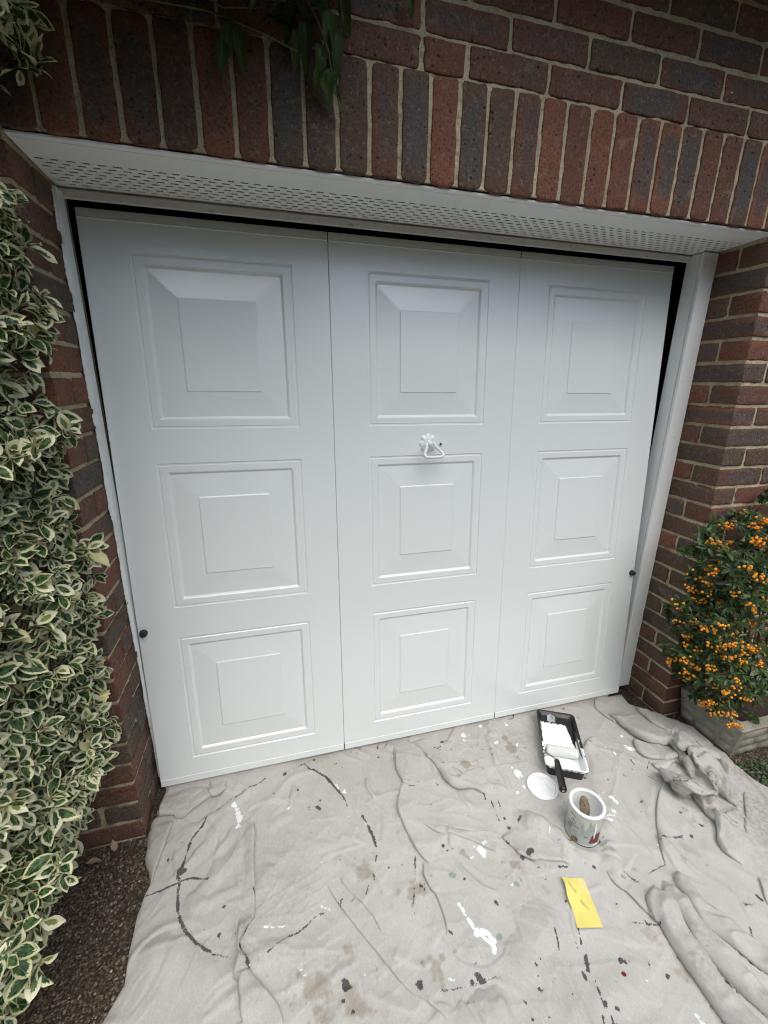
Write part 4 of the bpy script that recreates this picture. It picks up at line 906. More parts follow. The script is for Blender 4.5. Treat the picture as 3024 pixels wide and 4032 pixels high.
    for pts, h, w in TUBES:
        pts = smooth_poly(pts, 10)
        m = near(gx, gy, pts, w * 1.6)
        d, s_, t, nx, ny = seg_dist(gx[m], gy[m], pts)
        ww = w * (.74 + .52 * vnoise(t * 6 + h * 999, t * 0 + 3, 79)) * np.clip(.22 + t * 4.5, 0, 1)
        tap = np.clip(t * 8 + .15, 0, 1) * np.where((t <= 0), np.exp(-(d / .006) ** 2), 1)
        sd = d * s_
        q = np.clip(sd / ww + .10, -1, 1)
        stri = (1 - np.abs(2 * vnoise(sd * 95 + 2.5 * np.sin(t * 5) + 50, t * 3.5 + h * 321, 95) - 1)) ** 2.2
        phi = np.clip(sd / ww, -1, 1) * R(128)
        zc_ = (np.cos(phi) - math.cos(R(128))) / (1 - math.cos(R(128)))
        prof = h * tap * (zc_ * (.93 + .12 * np.sin(t * 17 + h * 500))) + .0105 * (stri - .35 + .5 * (fbm(gx[m] * 22, gy[m] * 22, 97, 3) - .45)) * tap * np.clip(zc_, 0, 1)
        ins = (np.abs(sd) < ww)
        win = ins & (prof > z[m] - .004) & (prof > tz[m])
        shift = np.where(ins, .93 * ww * np.sin(phi) - sd, -np.sign(sd) * .267 * ww * np.exp(-(np.abs(sd) - ww) / (.4 * ww))) * np.clip(tap, 0, 1) * np.where((t <= 0) | (t >= 1), np.exp(-(d / .006) ** 2), 1)
        tmp = tz[m]; tmp[win] = prof[win]; tz[m] = tmp
        for arr, nn in ((tx, nx), (ty, ny)):
            q_ = arr[m]; use = win | (~ins & (tmp <= 0)); q_[use] = (shift * nn)[use]; arr[m] = q_
    z = np.maximum(z, tz); dx += tx; dy += ty
    def flat(cx, cy, r0, r1, zz):
        nonlocal z
        k = np.clip((np.hypot(gx - cx, gy - cy) - r0) / (r1 - r0), 0, 1); k = k * k * (3 - 2 * k)
        z = zz * (1 - k) + z * k
    flat(*TIN, .052, .085, .0045)
    flat(.648, -.171, .052, .085, .006)
    # tray footprint
    a = R(-27.5); c, s_ = math.cos(a), math.sin(a)
    lx = (gx - .819) * c + (gy + .038) * s_; ly = -(gx - .819) * s_ + (gy + .038) * c
    k = np.clip(np.maximum((np.abs(lx) - .075) / .04, (np.abs(ly) - .14) / .04), 0, 1)
    z = .006 * (1 - k) + z * k
    # under the leaf the sheet lies flat; the edge lies close to the paving
    k = np.clip((gy - .135) / .022, 0, 1); z = z * (1 - k) + np.minimum(z, .012) * k
    P = OUTLINE
    de, se, t, nx, ny = seg_dist(gx, gy, P + [P[0]])
    inside = np.zeros_like(gx, bool)
    for (ax, ay), (bx, by) in zip(P, P[1:] + [P[0]]):
        if ay == by: continue
        cnd = (ay > gy) != (by > gy)
        inside ^= cnd & (gx < (bx - ax) * (gy - ay) / (by - ay) + ax)
    k = np.clip(de / .012, 0, 1) ** .5
    z = z * (.35 + .65 * k)
    z = np.maximum(z, .0028)
    keep = inside | (de < st * .75)
    # pull border vertices onto the outline
    out = keep & ~inside
    cx_ = gx.copy(); cy_ = gy.copy()
    cx_[out] -= (nx * se * de)[out]; cy_[out] -= (ny * se * de)[out]
    X = cx_ + dx; Y = cy_ + dy
    z[out] = .002
    # paint
    nb = fbm(gx * 55, gy * 55, 90, 3) - .45
    ch = [np.zeros_like(z) for _ in range(5)]
    for pts, w, sv, c_ in LINES:
        pts = smooth_poly(pts)
        m = near(gx, gy, pts, w * 3)
        d, s_, t, _, _ = seg_dist(gx[m], gy[m], pts)
        d = d + nb[m] * w * .9
        gap = .55 + .75 * vnoise(t * 14 + w * 3000, np.zeros_like(t) + len(pts), 12)
        v = sv * np.clip(gap, 0, 1.05) * np.clip(1.25 - d / (w * .50), 0, 1)
        ch[c_][m] = np.maximum(ch[c_][m], v)
    for (bx, by), r_, sv, c_ in BLOBS:
        if r_ <= 0: continue
        m = (np.abs(gx - bx) < r_ * 2.5) & (np.abs(gy - by) < r_ * 2.5)
        d = np.hypot(gx[m] - bx, gy[m] - by) * (1 + 2.6 * nb[m]) * (1.65 if c_ in (0, 3, 4) else 1.)
        soft = 1.6 if c_ == 2 else 1.35
        v = sv * np.clip(soft - d / r_ * (1.3 if c_ == 2 else 1.05), 0, 1)
        ch[c_][m] = np.maximum(ch[c_][m], v)
    # small drips everywhere, more on the right
    rg = np.random.default_rng(5)
    for i in range(170):
        bx, by = rg.uniform(-.6, 1.45), rg.uniform(-.95, .15)
        if (bx < .1 and rg.random() < .55) or (bx > .85 and by < -.45): continue
        r_ = rg.gamma(2.0, .0007) + .0013; el = rg.uniform(1, 2.6); an = rg.uniform(.4, 1.3) * (1 if rg.random() < .6 else -1)
        m = (np.abs(gx - bx) < r_ * 5) & (np.abs(gy - by) < r_ * 5)
        u = (gx[m] - bx) * math.cos(an) + (gy[m] - by) * math.sin(an); v_ = -(gx[m] - bx) * math.sin(an) + (gy[m] - by) * math.cos(an)
        d = np.hypot(u / el, v_) * (1 + .8 * nb[m])
        c_ = 0 if rg.random() < .62 else (1 if rg.random() < .75 else 2)
        ch[c_][m] = np.maximum(ch[c_][m], rg.uniform(.45, .9) * np.clip(1.4 - d / r_, 0, 1))
    # trodden-in grime: right-hand side and near the folds
    dirt = np.clip((fbm(gx * 3.1 + 4, gy * 3.1, 70, 4) - .47) * 3.2, 0, 1) * (.25 + .5 * np.clip((gx - .2) / 1.0, 0, 1))
    dirt += np.clip((fbm(gx * 9 + 4, gy * 9, 75, 4) - .5) * 3, 0, 1) * .25 * np.clip((gx + .1) / .8, .2, 1)
    dirt += np.clip((z - .014) / .02, 0, 1) * np.clip((fbm(gx * 16 + 3, gy * 16, 81, 4) - .38) * 3.2, 0, 1) * .5
    idx = -np.ones(gx.shape, int); idx[keep] = np.arange(keep.sum())
    fq = np.stack([idx[:-1, :-1], idx[1:, :-1], idx[1:, 1:], idx[:-1, 1:]], -1).reshape(-1, 4)
    fq = fq[(fq >= 0).all(1)]
    co = np.stack([X[keep], Y[keep], z[keep]], 1).astype(np.float32)
    me = bpy.data.meshes.new('dust_sheet')
    me.vertices.add(len(co)); me.vertices.foreach_set('co', co.ravel())
    me.loops.add(fq.size); me.loops.foreach_set('vertex_index', fq.ravel().astype(np.int32))
    me.polygons.add(len(fq)); me.polygons.foreach_set('loop_start', (np.arange(len(fq)) * 4).astype(np.int32))
    me.update(calc_edges=True); me.validate()
    me.materials.append(MAT['cloth']); me.shade_smooth()
    c1 = np.stack([ch[0][keep], ch[1][keep], ch[2][keep], np.ones(len(co))], 1); c2 = np.stack([ch[3][keep], ch[4][keep], dirt[keep], np.ones(len(co))], 1)
    me.attributes.new('st1', 'FLOAT_COLOR', 'POINT').data.foreach_set('color', c1.astype(np.float32).ravel())
    me.attributes.new('st2', 'FLOAT_COLOR', 'POINT').data.foreach_set('color', c2.astype(np.float32).ravel())
    tag(link('dust_sheet', me), 'crumpled off-white cotton dust sheet with black and white paint marks spread on the ground', 'dust sheet')
cloth()

# ------------------------------------------------------------------ paint tray, roller, lid, tin, sandpaper
def tray():
    t = empty('paint_tray', (.819, -.038, .006), 'black plastic paint tray coated with white paint, nearest the garage door', 'paint tray')
    t.rotation_euler = (0, 0, R(-27.5))          # local y runs up the ramp towards the door
    W2, L2, H = .075, .147, .052
    def loop(w, y0, y1, z, r, n=6): return [(x, y, z) for x, y in rrect(-w, w, y0, y1, r, n)]
    rings = [loop(W2 - .012, -L2 + .012, L2 - .012, 0, .012), loop(W2 - .005, -L2 + .005, L2 - .005, H - .006, .016), loop(W2 + .003, -L2 - .003, L2 + .003, H - .006, .018),
             loop(W2 + .003, -L2 - .003, L2 + .003, H, .018), loop(W2 - .003, -L2 + .004, L2 - .004, H, .015), loop(W2 - .006, -L2 + .007, L2 - .007, H - .004, .014)]
    n = len(rings[0])
    vs = [v for r_ in rings for v in r_]
    fs = [(i * n + k, i * n + (k + 1) % n, (i + 1) * n + (k + 1) % n, (i + 1) * n + k) for i in range(5) for k in range(n)]
    # inner wall down to the well and ramp floor
    def floor_z(y): return .006 if y < -.055 else .006 + (y + .055) / (L2 - .02 + .055) * .034
    inner = [(x, y, floor_z(y)) for x, y, z in loop(W2 - .013, -L2 + .016, L2 - .016, 0, .012)]
    b = len(vs); vs += inner
    fs += [(5 * n + k, 5 * n + (k + 1) % n, b + (k + 1) % n, b + k) for k in range(n)]
    fs.append(tuple(range(n)))
    mb = MB().add(vs, fs)
    # floor plates
    w = W2 - .0125
    mb.add([(-w, -L2 + .016, .0058), (w, -L2 + .016, .0058), (w, -.055, .0058), (-w, -.055, .0058), (-w, L2 - .016, floor_z(L2 - .016)), (w, L2 - .016, floor_z(L2 - .016))], [(0, 1, 2, 3), (3, 2, 5, 4)])
    link('tray', mb.mesh('tray', MAT['black'], angle=.5), t)
    # paint: ragged sheet on the ramp, pool in the well, coat on the lower walls and rim
    pm = MB()
    nx, ny = 46, 90
    wv = W2 - .0135
    g = {}
    ridge_h = lambda x, y: .0016 * (1 if ((abs(x) * 1.0 + (y % .030)) % .015) < .006 else 0)
    for i in range(nx + 1):
        for j in range(ny + 1):
            x = -wv + 2 * wv * i / nx; y = -L2 + .018 + (.262) * j / ny
            zz = floor_z(y) + .0015
            if y > -.05: zz += ridge_h(x, y)
            zz = max(zz, .0155 + .0004 * math.sin(x * 90)) if y < -.02 else zz
            g[i, j] = (x, y, zz)
    ids = {}
    vs, fs = [], []
    rg = random.Random(3)
    edge = [rg.uniform(-.004, .004) for _ in range(200)]
    def ok(i, j):
        x, y, _ = g[i, j]
        return y < .098 + edge[i] + .35 * edge[i // 3] - (max(0, x - .012) * .25) and x < wv - max(0, (y + .005)) * .22 - abs(edge[j % 100]) * .9 * (y > -.02)
    for i in range(nx):
        for j in range(ny):
            if all(ok(a, b_) for a, b_ in ((i, j), (i + 1, j), (i, j + 1), (i + 1, j + 1))):
                f = []
                for a, b_ in ((i, j), (i + 1, j), (i + 1, j + 1), (i, j + 1)):
                    if (a, b_) not in ids: ids[a, b_] = len(vs); vs.append(g[a, b_])
                    f.append(ids[a, b_])
                fs.append(tuple(f))
    link('paint_film', mesh('paint_film', vs, fs, MAT['white'], False), t)
    # coat on inner walls of the deep half and over the rim
    cm = MB()
    lo = loop(W2 - .0142, -L2 + .0172, L2 - .016, .0, .012, 14); hi = loop(W2 - .0068, -L2 + .0078, L2 - .007, H - .0035, .014, 14); tp = loop(W2 - .0035, -L2 + .0045, L2 - .004, H + .0008, .015, 14); ot = loop(W2 + .0022, -L2 - .0022, L2 + .003, H + .0008, .018, 14); dn = loop(W2 + .0036, -L2 - .0036, L2 + .003, H - .004, .018, 14)
    n = len(lo)
    lo = [(x, y, floor_z(y) + .001) for x, y, z in lo]
    def subdiv(ring, m=6):
        o_ = []
        for a, b_ in zip(ring, ring[1:] + ring[:1]):
            k = max(1, int((Vector(b_) - Vector(a)).length / .005))
            for q_ in range(k): o_.append(tuple(Vector(a).lerp(Vector(b_), q_ / k)))
        return o_
    N = 150
    def resample(ring):
        P = [Vector(v) for v in ring] + [Vector(ring[0])]; L_ = [0]
        for a, b_ in zip(P, P[1:]): L_.append(L_[-1] + (b_ - a).length)
        o_ = []; k = 0
        for q_ in range(N):
            s_ = q_ / N * L_[-1]
            while L_[k + 1] < s_: k += 1
            o_.append(P[k].lerp(P[k + 1], (s_ - L_[k]) / max(1e-9, L_[k + 1] - L_[k])))
        return o_
    RR = [resample(r_) for r_ in (lo, hi, tp, ot, dn)]
    rg = random.Random(9)
    for q_ in range(N):
        y = RR[1][q_].y; x = RR[1][q_].x
        lim = .015 if x > 0 else .06
        if y < lim:
            lv = 4 if y < -L2 * .75 else (3 if y < -.03 else 2)
            if rg.random() < .16: lv -= 1
            if y > lim - .05: lv = min(lv, 1 if rg.random() < .7 else 2)
        elif y < .1 and x < 0: lv = 1 if rg.random() < .5 else 0
        else: lv = 0
        q2 = (q_ + 1) % N
        for l in range(lv): cm.add([RR[l][q_], RR[l][q2], RR[l + 1][q2], RR[l + 1][q_]], [(0, 1, 2, 3)])
    link('paint_coat', cm.mesh('paint_coat', MAT['white']), t)
    # torn price sticker at the shallow end
    link('sticker', MB().add([(-.036, .102, floor_z(.102) + .002), (-.004, .100, floor_z(.1) + .002), (-.002, .124, floor_z(.124) + .004), (-.020, .133, floor_z(.131) + .010), (-.034, .128, floor_z(.124) + .006)], [(0, 1, 2, 3, 4)]).mesh('sticker', MAT['paper']), t)
tray()
def roller():
    t = empty('paint_roller', (.79, -.09, .03), 'small white paint roller with black ribbed handle resting in the black tray', 'paint roller')
    o = Vector((.79, -.09, .03))
    W_ = lambda p: Vector(p) - o
    A, B = W_((.742, -.056, .042)), W_((.846, -.108, .042))
    ax = (B - A).normalized()
    sl = MB(); n = 20; rp = []
    M = Matrix.Translation(A) @ ax.to_track_quat('Z', 'Y').to_matrix().to_4x4()
    L_ = (B - A).length
    sl.lathe([(.006, 0), (.0155, 0), (.0185, .003), (.0192, .008), (.0192, L_ - .008), (.0185, L_ - .003), (.0155, L_), (.006, L_)], 26, M, wob=.012)
    link('sleeve', sl.mesh('sleeve', MAT['nap'], angle=.8), t)
    w0 = A - ax * .012
    pts = [A + ax * .01, A - ax * .006, w0 + Vector((-.002, -.006, .004)), W_((.716, -.083, .062)), W_((.721, -.110, .070)), W_((.728, -.138, .074))]
    link('wire_arm', MB().tube(pts, .0031, 8).mesh('wire_arm', MAT['steel'], True), t)
    P0, P1 = W_((.7265, -.134, .074)), W_((.677, -.242, .060))
    d = (P1 - P0)
    hp, hr = [], []
    for k in range(25):
        f = k / 24
        hp.append(P0 + d * f)
        base = .0095 + .0045 * math.sin(min(1, f * 1.5) * math.pi * .5) - .0016 * math.sin(f * math.pi) + (.0012 if k % 2 and .2 < f < .75 else 0)
        if k == 0: base = .007
        if k == 24: base = .0105
        hr.append(base)
    h = link('handle', MB().tube(hp, hr, 14).mesh('handle', MAT['black'], angle=.9), t)
    e = P1 + d.normalized() * .0004
    M = Matrix.Translation(e) @ d.to_track_quat('Z', 'Y').to_matrix().to_4x4()
    link('hang_hole', MB().lathe([(.0045, 0), (.0045, .0006)], 14, M).mesh('hang_hole', MAT['backing']), h)
roller()
def lid():
    t = empty('tin_lid', (.648, -.171, .007), 'round tin lid thick with white paint lying beside the roller handle', 'tin lid')
    t.rotation_euler = (R(2), R(-1.5), 0)
    link('lid_rim', MB().lathe([(.050, 0), (.0535, .001), (.0545, .004), (.0535, .0068), (.0500, .0072), (.0478, .0050), (.0470, .0015)], 48, wob=.02).mesh('lid_rim', MAT['white'], True), t)
    n = 40; vs = [(0, 0, .0062)]; fs = []
    rr = [.008, .015, .022, .030, .039, .0462]
    for i, r_ in enumerate(rr):
        for k in range(n):
            a = 2 * math.pi * k / n
            zz = .0048 + .0026 * math.sin(2 * a + r_ * 210) * math.exp(-((r_ - .019) / .012) ** 2) + (.0022 if i == 1 else 0) - (.0032 if i == 5 else 0)
            vs.append((r_ * math.cos(a), r_ * math.sin(a), zz))
    for k in range(n): fs.append((0, 1 + k, 1 + (k + 1) % n))
    for i in range(len(rr) - 1):
        for k in range(n): fs.append((1 + i * n + k, 1 + (i + 1) * n + k, 1 + (i + 1) * n + (k + 1) % n, 1 + i * n + (k + 1) % n))
    link('paint_skin', mesh('paint_skin', vs, fs, MAT['wet'], True), t)
lid()
def tin():
    t = empty('paint_tin', (*TIN, .0045), 'open paint tin smeared with white drips and a dark red label patch', 'paint tin')
    r0 = .0515
    link('body', MB().lathe([(.0495, 0), (.0525, .0005), (.0528, .004), (r0, .0055), (r0, .116), (.0525, .118)], 48, cap1=False).mesh('body', MAT['tin'], angle=.7), t)
    link('base_ring', MB().lathe([(.0529, .0006), (.0536, .0015), (.0536, .0035), (.0529, .0045)], 48, cap0=False, cap1=False).mesh('base_ring', MAT['black'], True), t)
    link('rim', MB().lathe([(.0520, .1165), (.0548, .118), (.0555, .121), (.0548, .1245), (.0515, .1258), (.0465, .1252), (.0448, .1225), (.0450, .119)], 48, cap0=False, cap1=False, wob=.006).mesh('rim', MAT['white'], angle=1.2), t)
    # inside: paint-coated wall and the paint left in the bottom
    n = 48; rings = []
    for i, zz in enumerate((.1185, .108, .09, .06, .036)):
        rings.append([((.0455 + (.0016 if i in (1,) else .003 if i else 0)) * math.cos(2 * math.pi * k / n), (.0455 + (.0016 if i == 1 else .003 if i else 0)) * math.sin(2 * math.pi * k / n), zz + (.004 * math.sin(k * 1.9) + .003 * math.sin(k * 3.3) if i == 1 else 0)) for k in range(n)])
    link('inner_wall', mesh('inner_wall', [v for r_ in rings for v in r_], [(i * n + k, (i + 1) * n + k, (i + 1) * n + (k + 1) % n, i * n + (k + 1) % n) for i in range(4) for k in range(n)], MAT['soffit'], True), t)
    link('paint', MB().lathe([(.0486, .036), (.02, .0364)], 48, cap0=False).mesh('paint', MAT['wet'], True), t)
    def patch(name, pts, r_, mat, nsub=8):
        """pts: (angle deg, z) polygon wrapped round the tin"""
        a0, a1 = min(p[0] for p in pts), max(p[0] for p in pts)
        bm = bmesh.new()
        f = bm.faces.new([bm.verts.new((p[0], p[1] * 1000, 0)) for p in pts])
        for i in range(1, nsub):
            bmesh.ops.bisect_plane(bm, geom=bm.verts[:] + bm.edges[:] + bm.faces[:], plane_co=(a0 + (a1 - a0) * i / nsub, 0, 0), plane_no=(1, 0, 0))
        vs = [(r_ * math.cos(R(v.co.x)), r_ * math.sin(R(v.co.x)), v.co.y / 1000) for v in bm.verts]
        bm.verts.ensure_lookup_table(); bm.verts.index_update()
        fs = [[v.index for v in f_.verts] for f_ in bm.faces]; bm.free()
        return link(name, mesh(name, vs, fs, mat), t)
    patch('red_label', [(250, .018), (291, .016), (294, .054), (272, .056), (262, .048), (257, .05), (254, .032)], r0 + .0006, MAT['red'])
    patch('paint_run', [(262, .10), (268, .10), (269, .06), (266, .034), (263.5, .04)], r0 + .0012, MAT['white'], 3)
    patch('badge', [(205 + 11 * math.cos(a), .014 + .009 * math.sin(a)) for a in np.linspace(0, 6.28, 16, endpoint=False)], r0 + .0006, MAT['gold'])
    patch('badge_dark_oval', [(203 + 12 * math.cos(a), .0105 + .0075 * math.sin(a)) for a in np.linspace(0, 6.28, 16, endpoint=False)], r0 + .0004, MAT['ink'])  # dark oval patch set just below the badge
    # hazard diamond with exclamation mark
    ca, cz_ = 188, .074
    dia = lambda s_: [(ca + 11.5 * s_, cz_), (ca, cz_ + .0115 * s_), (ca - 11.5 * s_, cz_), (ca, cz_ - .0115 * s_)]
    patch('hazard_border', dia(1), r0 + .0004, MAT['ink'])
    patch('hazard_diamond', dia(.8), r0 + .0007, MAT['backing'])
    patch('exclamation_mark', [(ca - 1.3, cz_ - .001), (ca + 1.3, cz_ - .001), (ca + 1.8, cz_ + .006), (ca - 1.8, cz_ + .006)], r0 + .001, MAT['ink'], 2)
    patch('exclamation_dot', [(ca - 1.3, cz_ - .0045), (ca + 1.3, cz_ - .0045), (ca + 1.3, cz_ - .0023), (ca - 1.3, cz_ - .0023)], r0 + .001, MAT['ink'], 2)
    for k, (a0, a1, zz) in enumerate(((172, 196, .095), (168, 190, .058), (170, 186, .050), (166, 184, .042), (196, 212, .062), (232, 246, .040))):
        patch('print_line', [(a0, zz), (a1, zz - .001), (a1, zz + .0012), (a0, zz + .0022)], r0 + .0005, MAT['ink'], 3)
tin()
def stirrer():
    # flat wooden brush handle leaning in the tin
    o = Vector((*TIN, .0045))
    P0 = Vector((.668, -.372, .038)); P1 = Vector((.690, -.316, .122))
    t = empty('paint_brush', P0, 'worn wooden paintbrush handle sticking up out of the open paint tin', 'paintbrush')
    d = (P1 - P0); L_ = d.length
    zq = d.normalized(); view = (CAM - P1).normalized()
    xq = view.cross(zq).normalized(); yq = zq.cross(xq)
    prof = [(0, .0085), (.2, .0095), (.42, .0125), (.6, .0150), (.78, .0150), (.9, .012), (.97, .0075), (1, .003)]
    vs, fs = [], []
    n = 12
    for f, w in prof:
        for k in range(n):
            a = 2 * math.pi * k / n
            vs.append(zq * f * L_ + xq * w * math.cos(a) + yq * w * .42 * math.sin(a))
    for i in range(len(prof) - 1):
        for k in range(n): fs.append((i * n + k, i * n + (k + 1) % n, (i + 1) * n + (k + 1) % n, (i + 1) * n + k))
    fs.append(tuple((len(prof) - 1) * n + k for k in range(n)))
    link('handle', mesh('handle', vs, fs, MAT['wood'], True), t)
    c = zq * L_ * .74 + yq * .0068
    link('handle_hole', MB().add([c + xq * .0032 * math.cos(a) + zq * .0022 * math.sin(a) for a in np.linspace(0, 6.28, 10, endpoint=False)], [tuple(range(10))]).mesh('handle_hole', MAT['ink']), t)
stirrer()
def sandpaper():
    C = [(.517, -.452), (.583, -.470), (.548, -.588), (.484, -.570)]
    cx = sum(p[0] for p in C) / 4; cy = sum(p[1] for p in C) / 4
    nx, ny = 12, 20
    def P(u, v):
        a = np.array(C[0]) * (1 - u) * (1 - v) + np.array(C[1]) * u * (1 - v) + np.array(C[2]) * u * v + np.array(C[3]) * (1 - u) * v
        lift = .012 + .010 * (1 - u) ** 2 * math.exp(-((v - .35) / .4) ** 2) + .006 * u * v + .004 * math.sin(v * 7) * (1 - u)
        e = .0025 * math.sin(v * 11) * (1 - u) ** 3
        return (a[0] - cx + e, a[1] - cy, lift)
    vs = [P(i / nx, j / ny) for i in range(nx + 1) for j in range(ny + 1)]
    fs = [(i * (ny + 1) + j, i * (ny + 1) + j + 1, (i + 1) * (ny + 1) + j + 1, (i + 1) * (ny + 1) + j) for i in range(nx) for j in range(ny)]
    t = empty('sandpaper', (cx, cy, 0), 'curled yellow sandpaper sheet with worn grey streaks lying on the dust sheet', 'sandpaper')
    link('abrasive', mesh('abrasive', vs, fs, MAT['sand'], True), t)
    link('backing', mesh('backing', [(v[0], v[1], v[2] - .0008) for v in vs], fs, MAT['backing'], True), t)
sandpaper()

# ------------------------------------------------------------------ leaves
def leaf_mesh(L, Wd, fold, curl, wav, seed, mat, name, shape='obovate', rows=6):
    rg = random.Random(seed)
    vs, fs, uv = [], [], []
    rnd = rg.random()
    side = [-1, -.55, 0, .55, 1]
    for j in range(rows + 1):
        v = j / rows
        if shape == 'obovate': w = math.sin(math.pi * min(1, v ** .82 * 1.0)) ** .62 * (.45 + .55 * min(1, v * 1.6)) if 0 < v < 1 else .04
        elif shape == 'lance': w = math.sin(math.pi * v ** .9) ** .75 if 0 < v < 1 else .04
        else: w = math.sin(math.pi * v ** .62) ** .8 if 0 < v < 1 else .04
        for s_ in side:
            x = s_ * w * Wd / 2
            y = v * L
            z = abs(s_) * w * Wd / 2 * fold - curl * (v ** 2) * L + wav * Wd * math.sin(v * 9 + s_ * 2.2 + seed) * s_ * s_
            vs.append((x, y, z)); uv.append((s_, v, rnd))
    n = len(side)
    for j in range(rows):
        for k in range(n - 1): fs.append((j * n + k, j * n + k + 1, (j + 1) * n + k + 1, (j + 1) * n + k))
    me = mesh(name, vs, fs, mat, True)
    me.attributes.new('luv', 'FLOAT_VECTOR', 'POINT').data.foreach_set('vector', np.array(uv, np.float32).ravel())
    return me
def scatter(parent, name, lib, items, mat, stuff_name, rank, nmax=300):
    """items: list of (matrix, lib index). The nmax largest in view become parts, the rest one joined part."""
    items = sorted(items, key=rank, reverse=True)
    for Mx, i, _ in items[:nmax]:
        o = link(name, lib[i], parent); o.matrix_local = Mx
    rest = items[nmax:]
    if not rest: return
    vs, fs, uv = [], [], []; b = 0
    cache = []
    for me in lib:
        co = np.zeros(len(me.vertices) * 3, np.float32); me.vertices.foreach_get('co', co)
        u = None
        if 'luv' in me.attributes:
            u = np.zeros(len(me.vertices) * 3, np.float32); me.attributes['luv'].data.foreach_get('vector', u); u = u.reshape(-1, 3)
        cache.append((co.reshape(-1, 3), np.array([list(p.vertices) for p in me.polygons]) if len({len(p.vertices) for p in me.polygons}) == 1 else [list(p.vertices) for p in me.polygons], u))
    for Mx, i, _ in rest:
        co, f, u = cache[i]; A = np.array(Mx)
        vs.append(co @ A[:3, :3].T + A[:3, 3]); fs.append(np.asarray(f) + b); b += len(co)
        if u is not None: 
            u = u.copy(); u[:, 2] = (u[:, 2] + random.random()) % 1; uv.append(u)
    me = bpy.data.meshes.new(stuff_name); me.from_pydata(np.concatenate(vs), [], np.concatenate(fs).tolist()); me.materials.append(mat); me.shade_smooth()
    if uv: me.attributes.new('luv', 'FLOAT_VECTOR', 'POINT').data.foreach_set('vector', np.concatenate(uv).ravel())
    o = link(stuff_name, me, parent); o['kind'] = 'stuff'
def view_rank(it):
    p = Vector(it[0].translation) + it[2] if len(it) > 2 else Vector(it[0].translation)
    d = p - CAM
    f_ = d.dot(fwd)
    if f_ < .05: return -1
    u, v = d.dot(right) / f_, d.dot(up) / f_
    if abs(u) > .93 or abs(v) > 1.23: return -1
    return 1 / f_
def frame(pos, dirn, nrm, scale=1, roll=0):
    y = Vector(dirn).normalized(); z = Vector(nrm); z = (z - y * z.dot(y))
    z = z.normalized() if z.length > 1e-4 else y.orthogonal().normalized()
    x = y.cross(z)
    M = Matrix((x, y, z)).transposed().to_4x4()
    return Matrix.Translation(pos) @ M @ Matrix.Rotation(roll, 4, 'Y') @ Matrix.Scale(scale, 4)

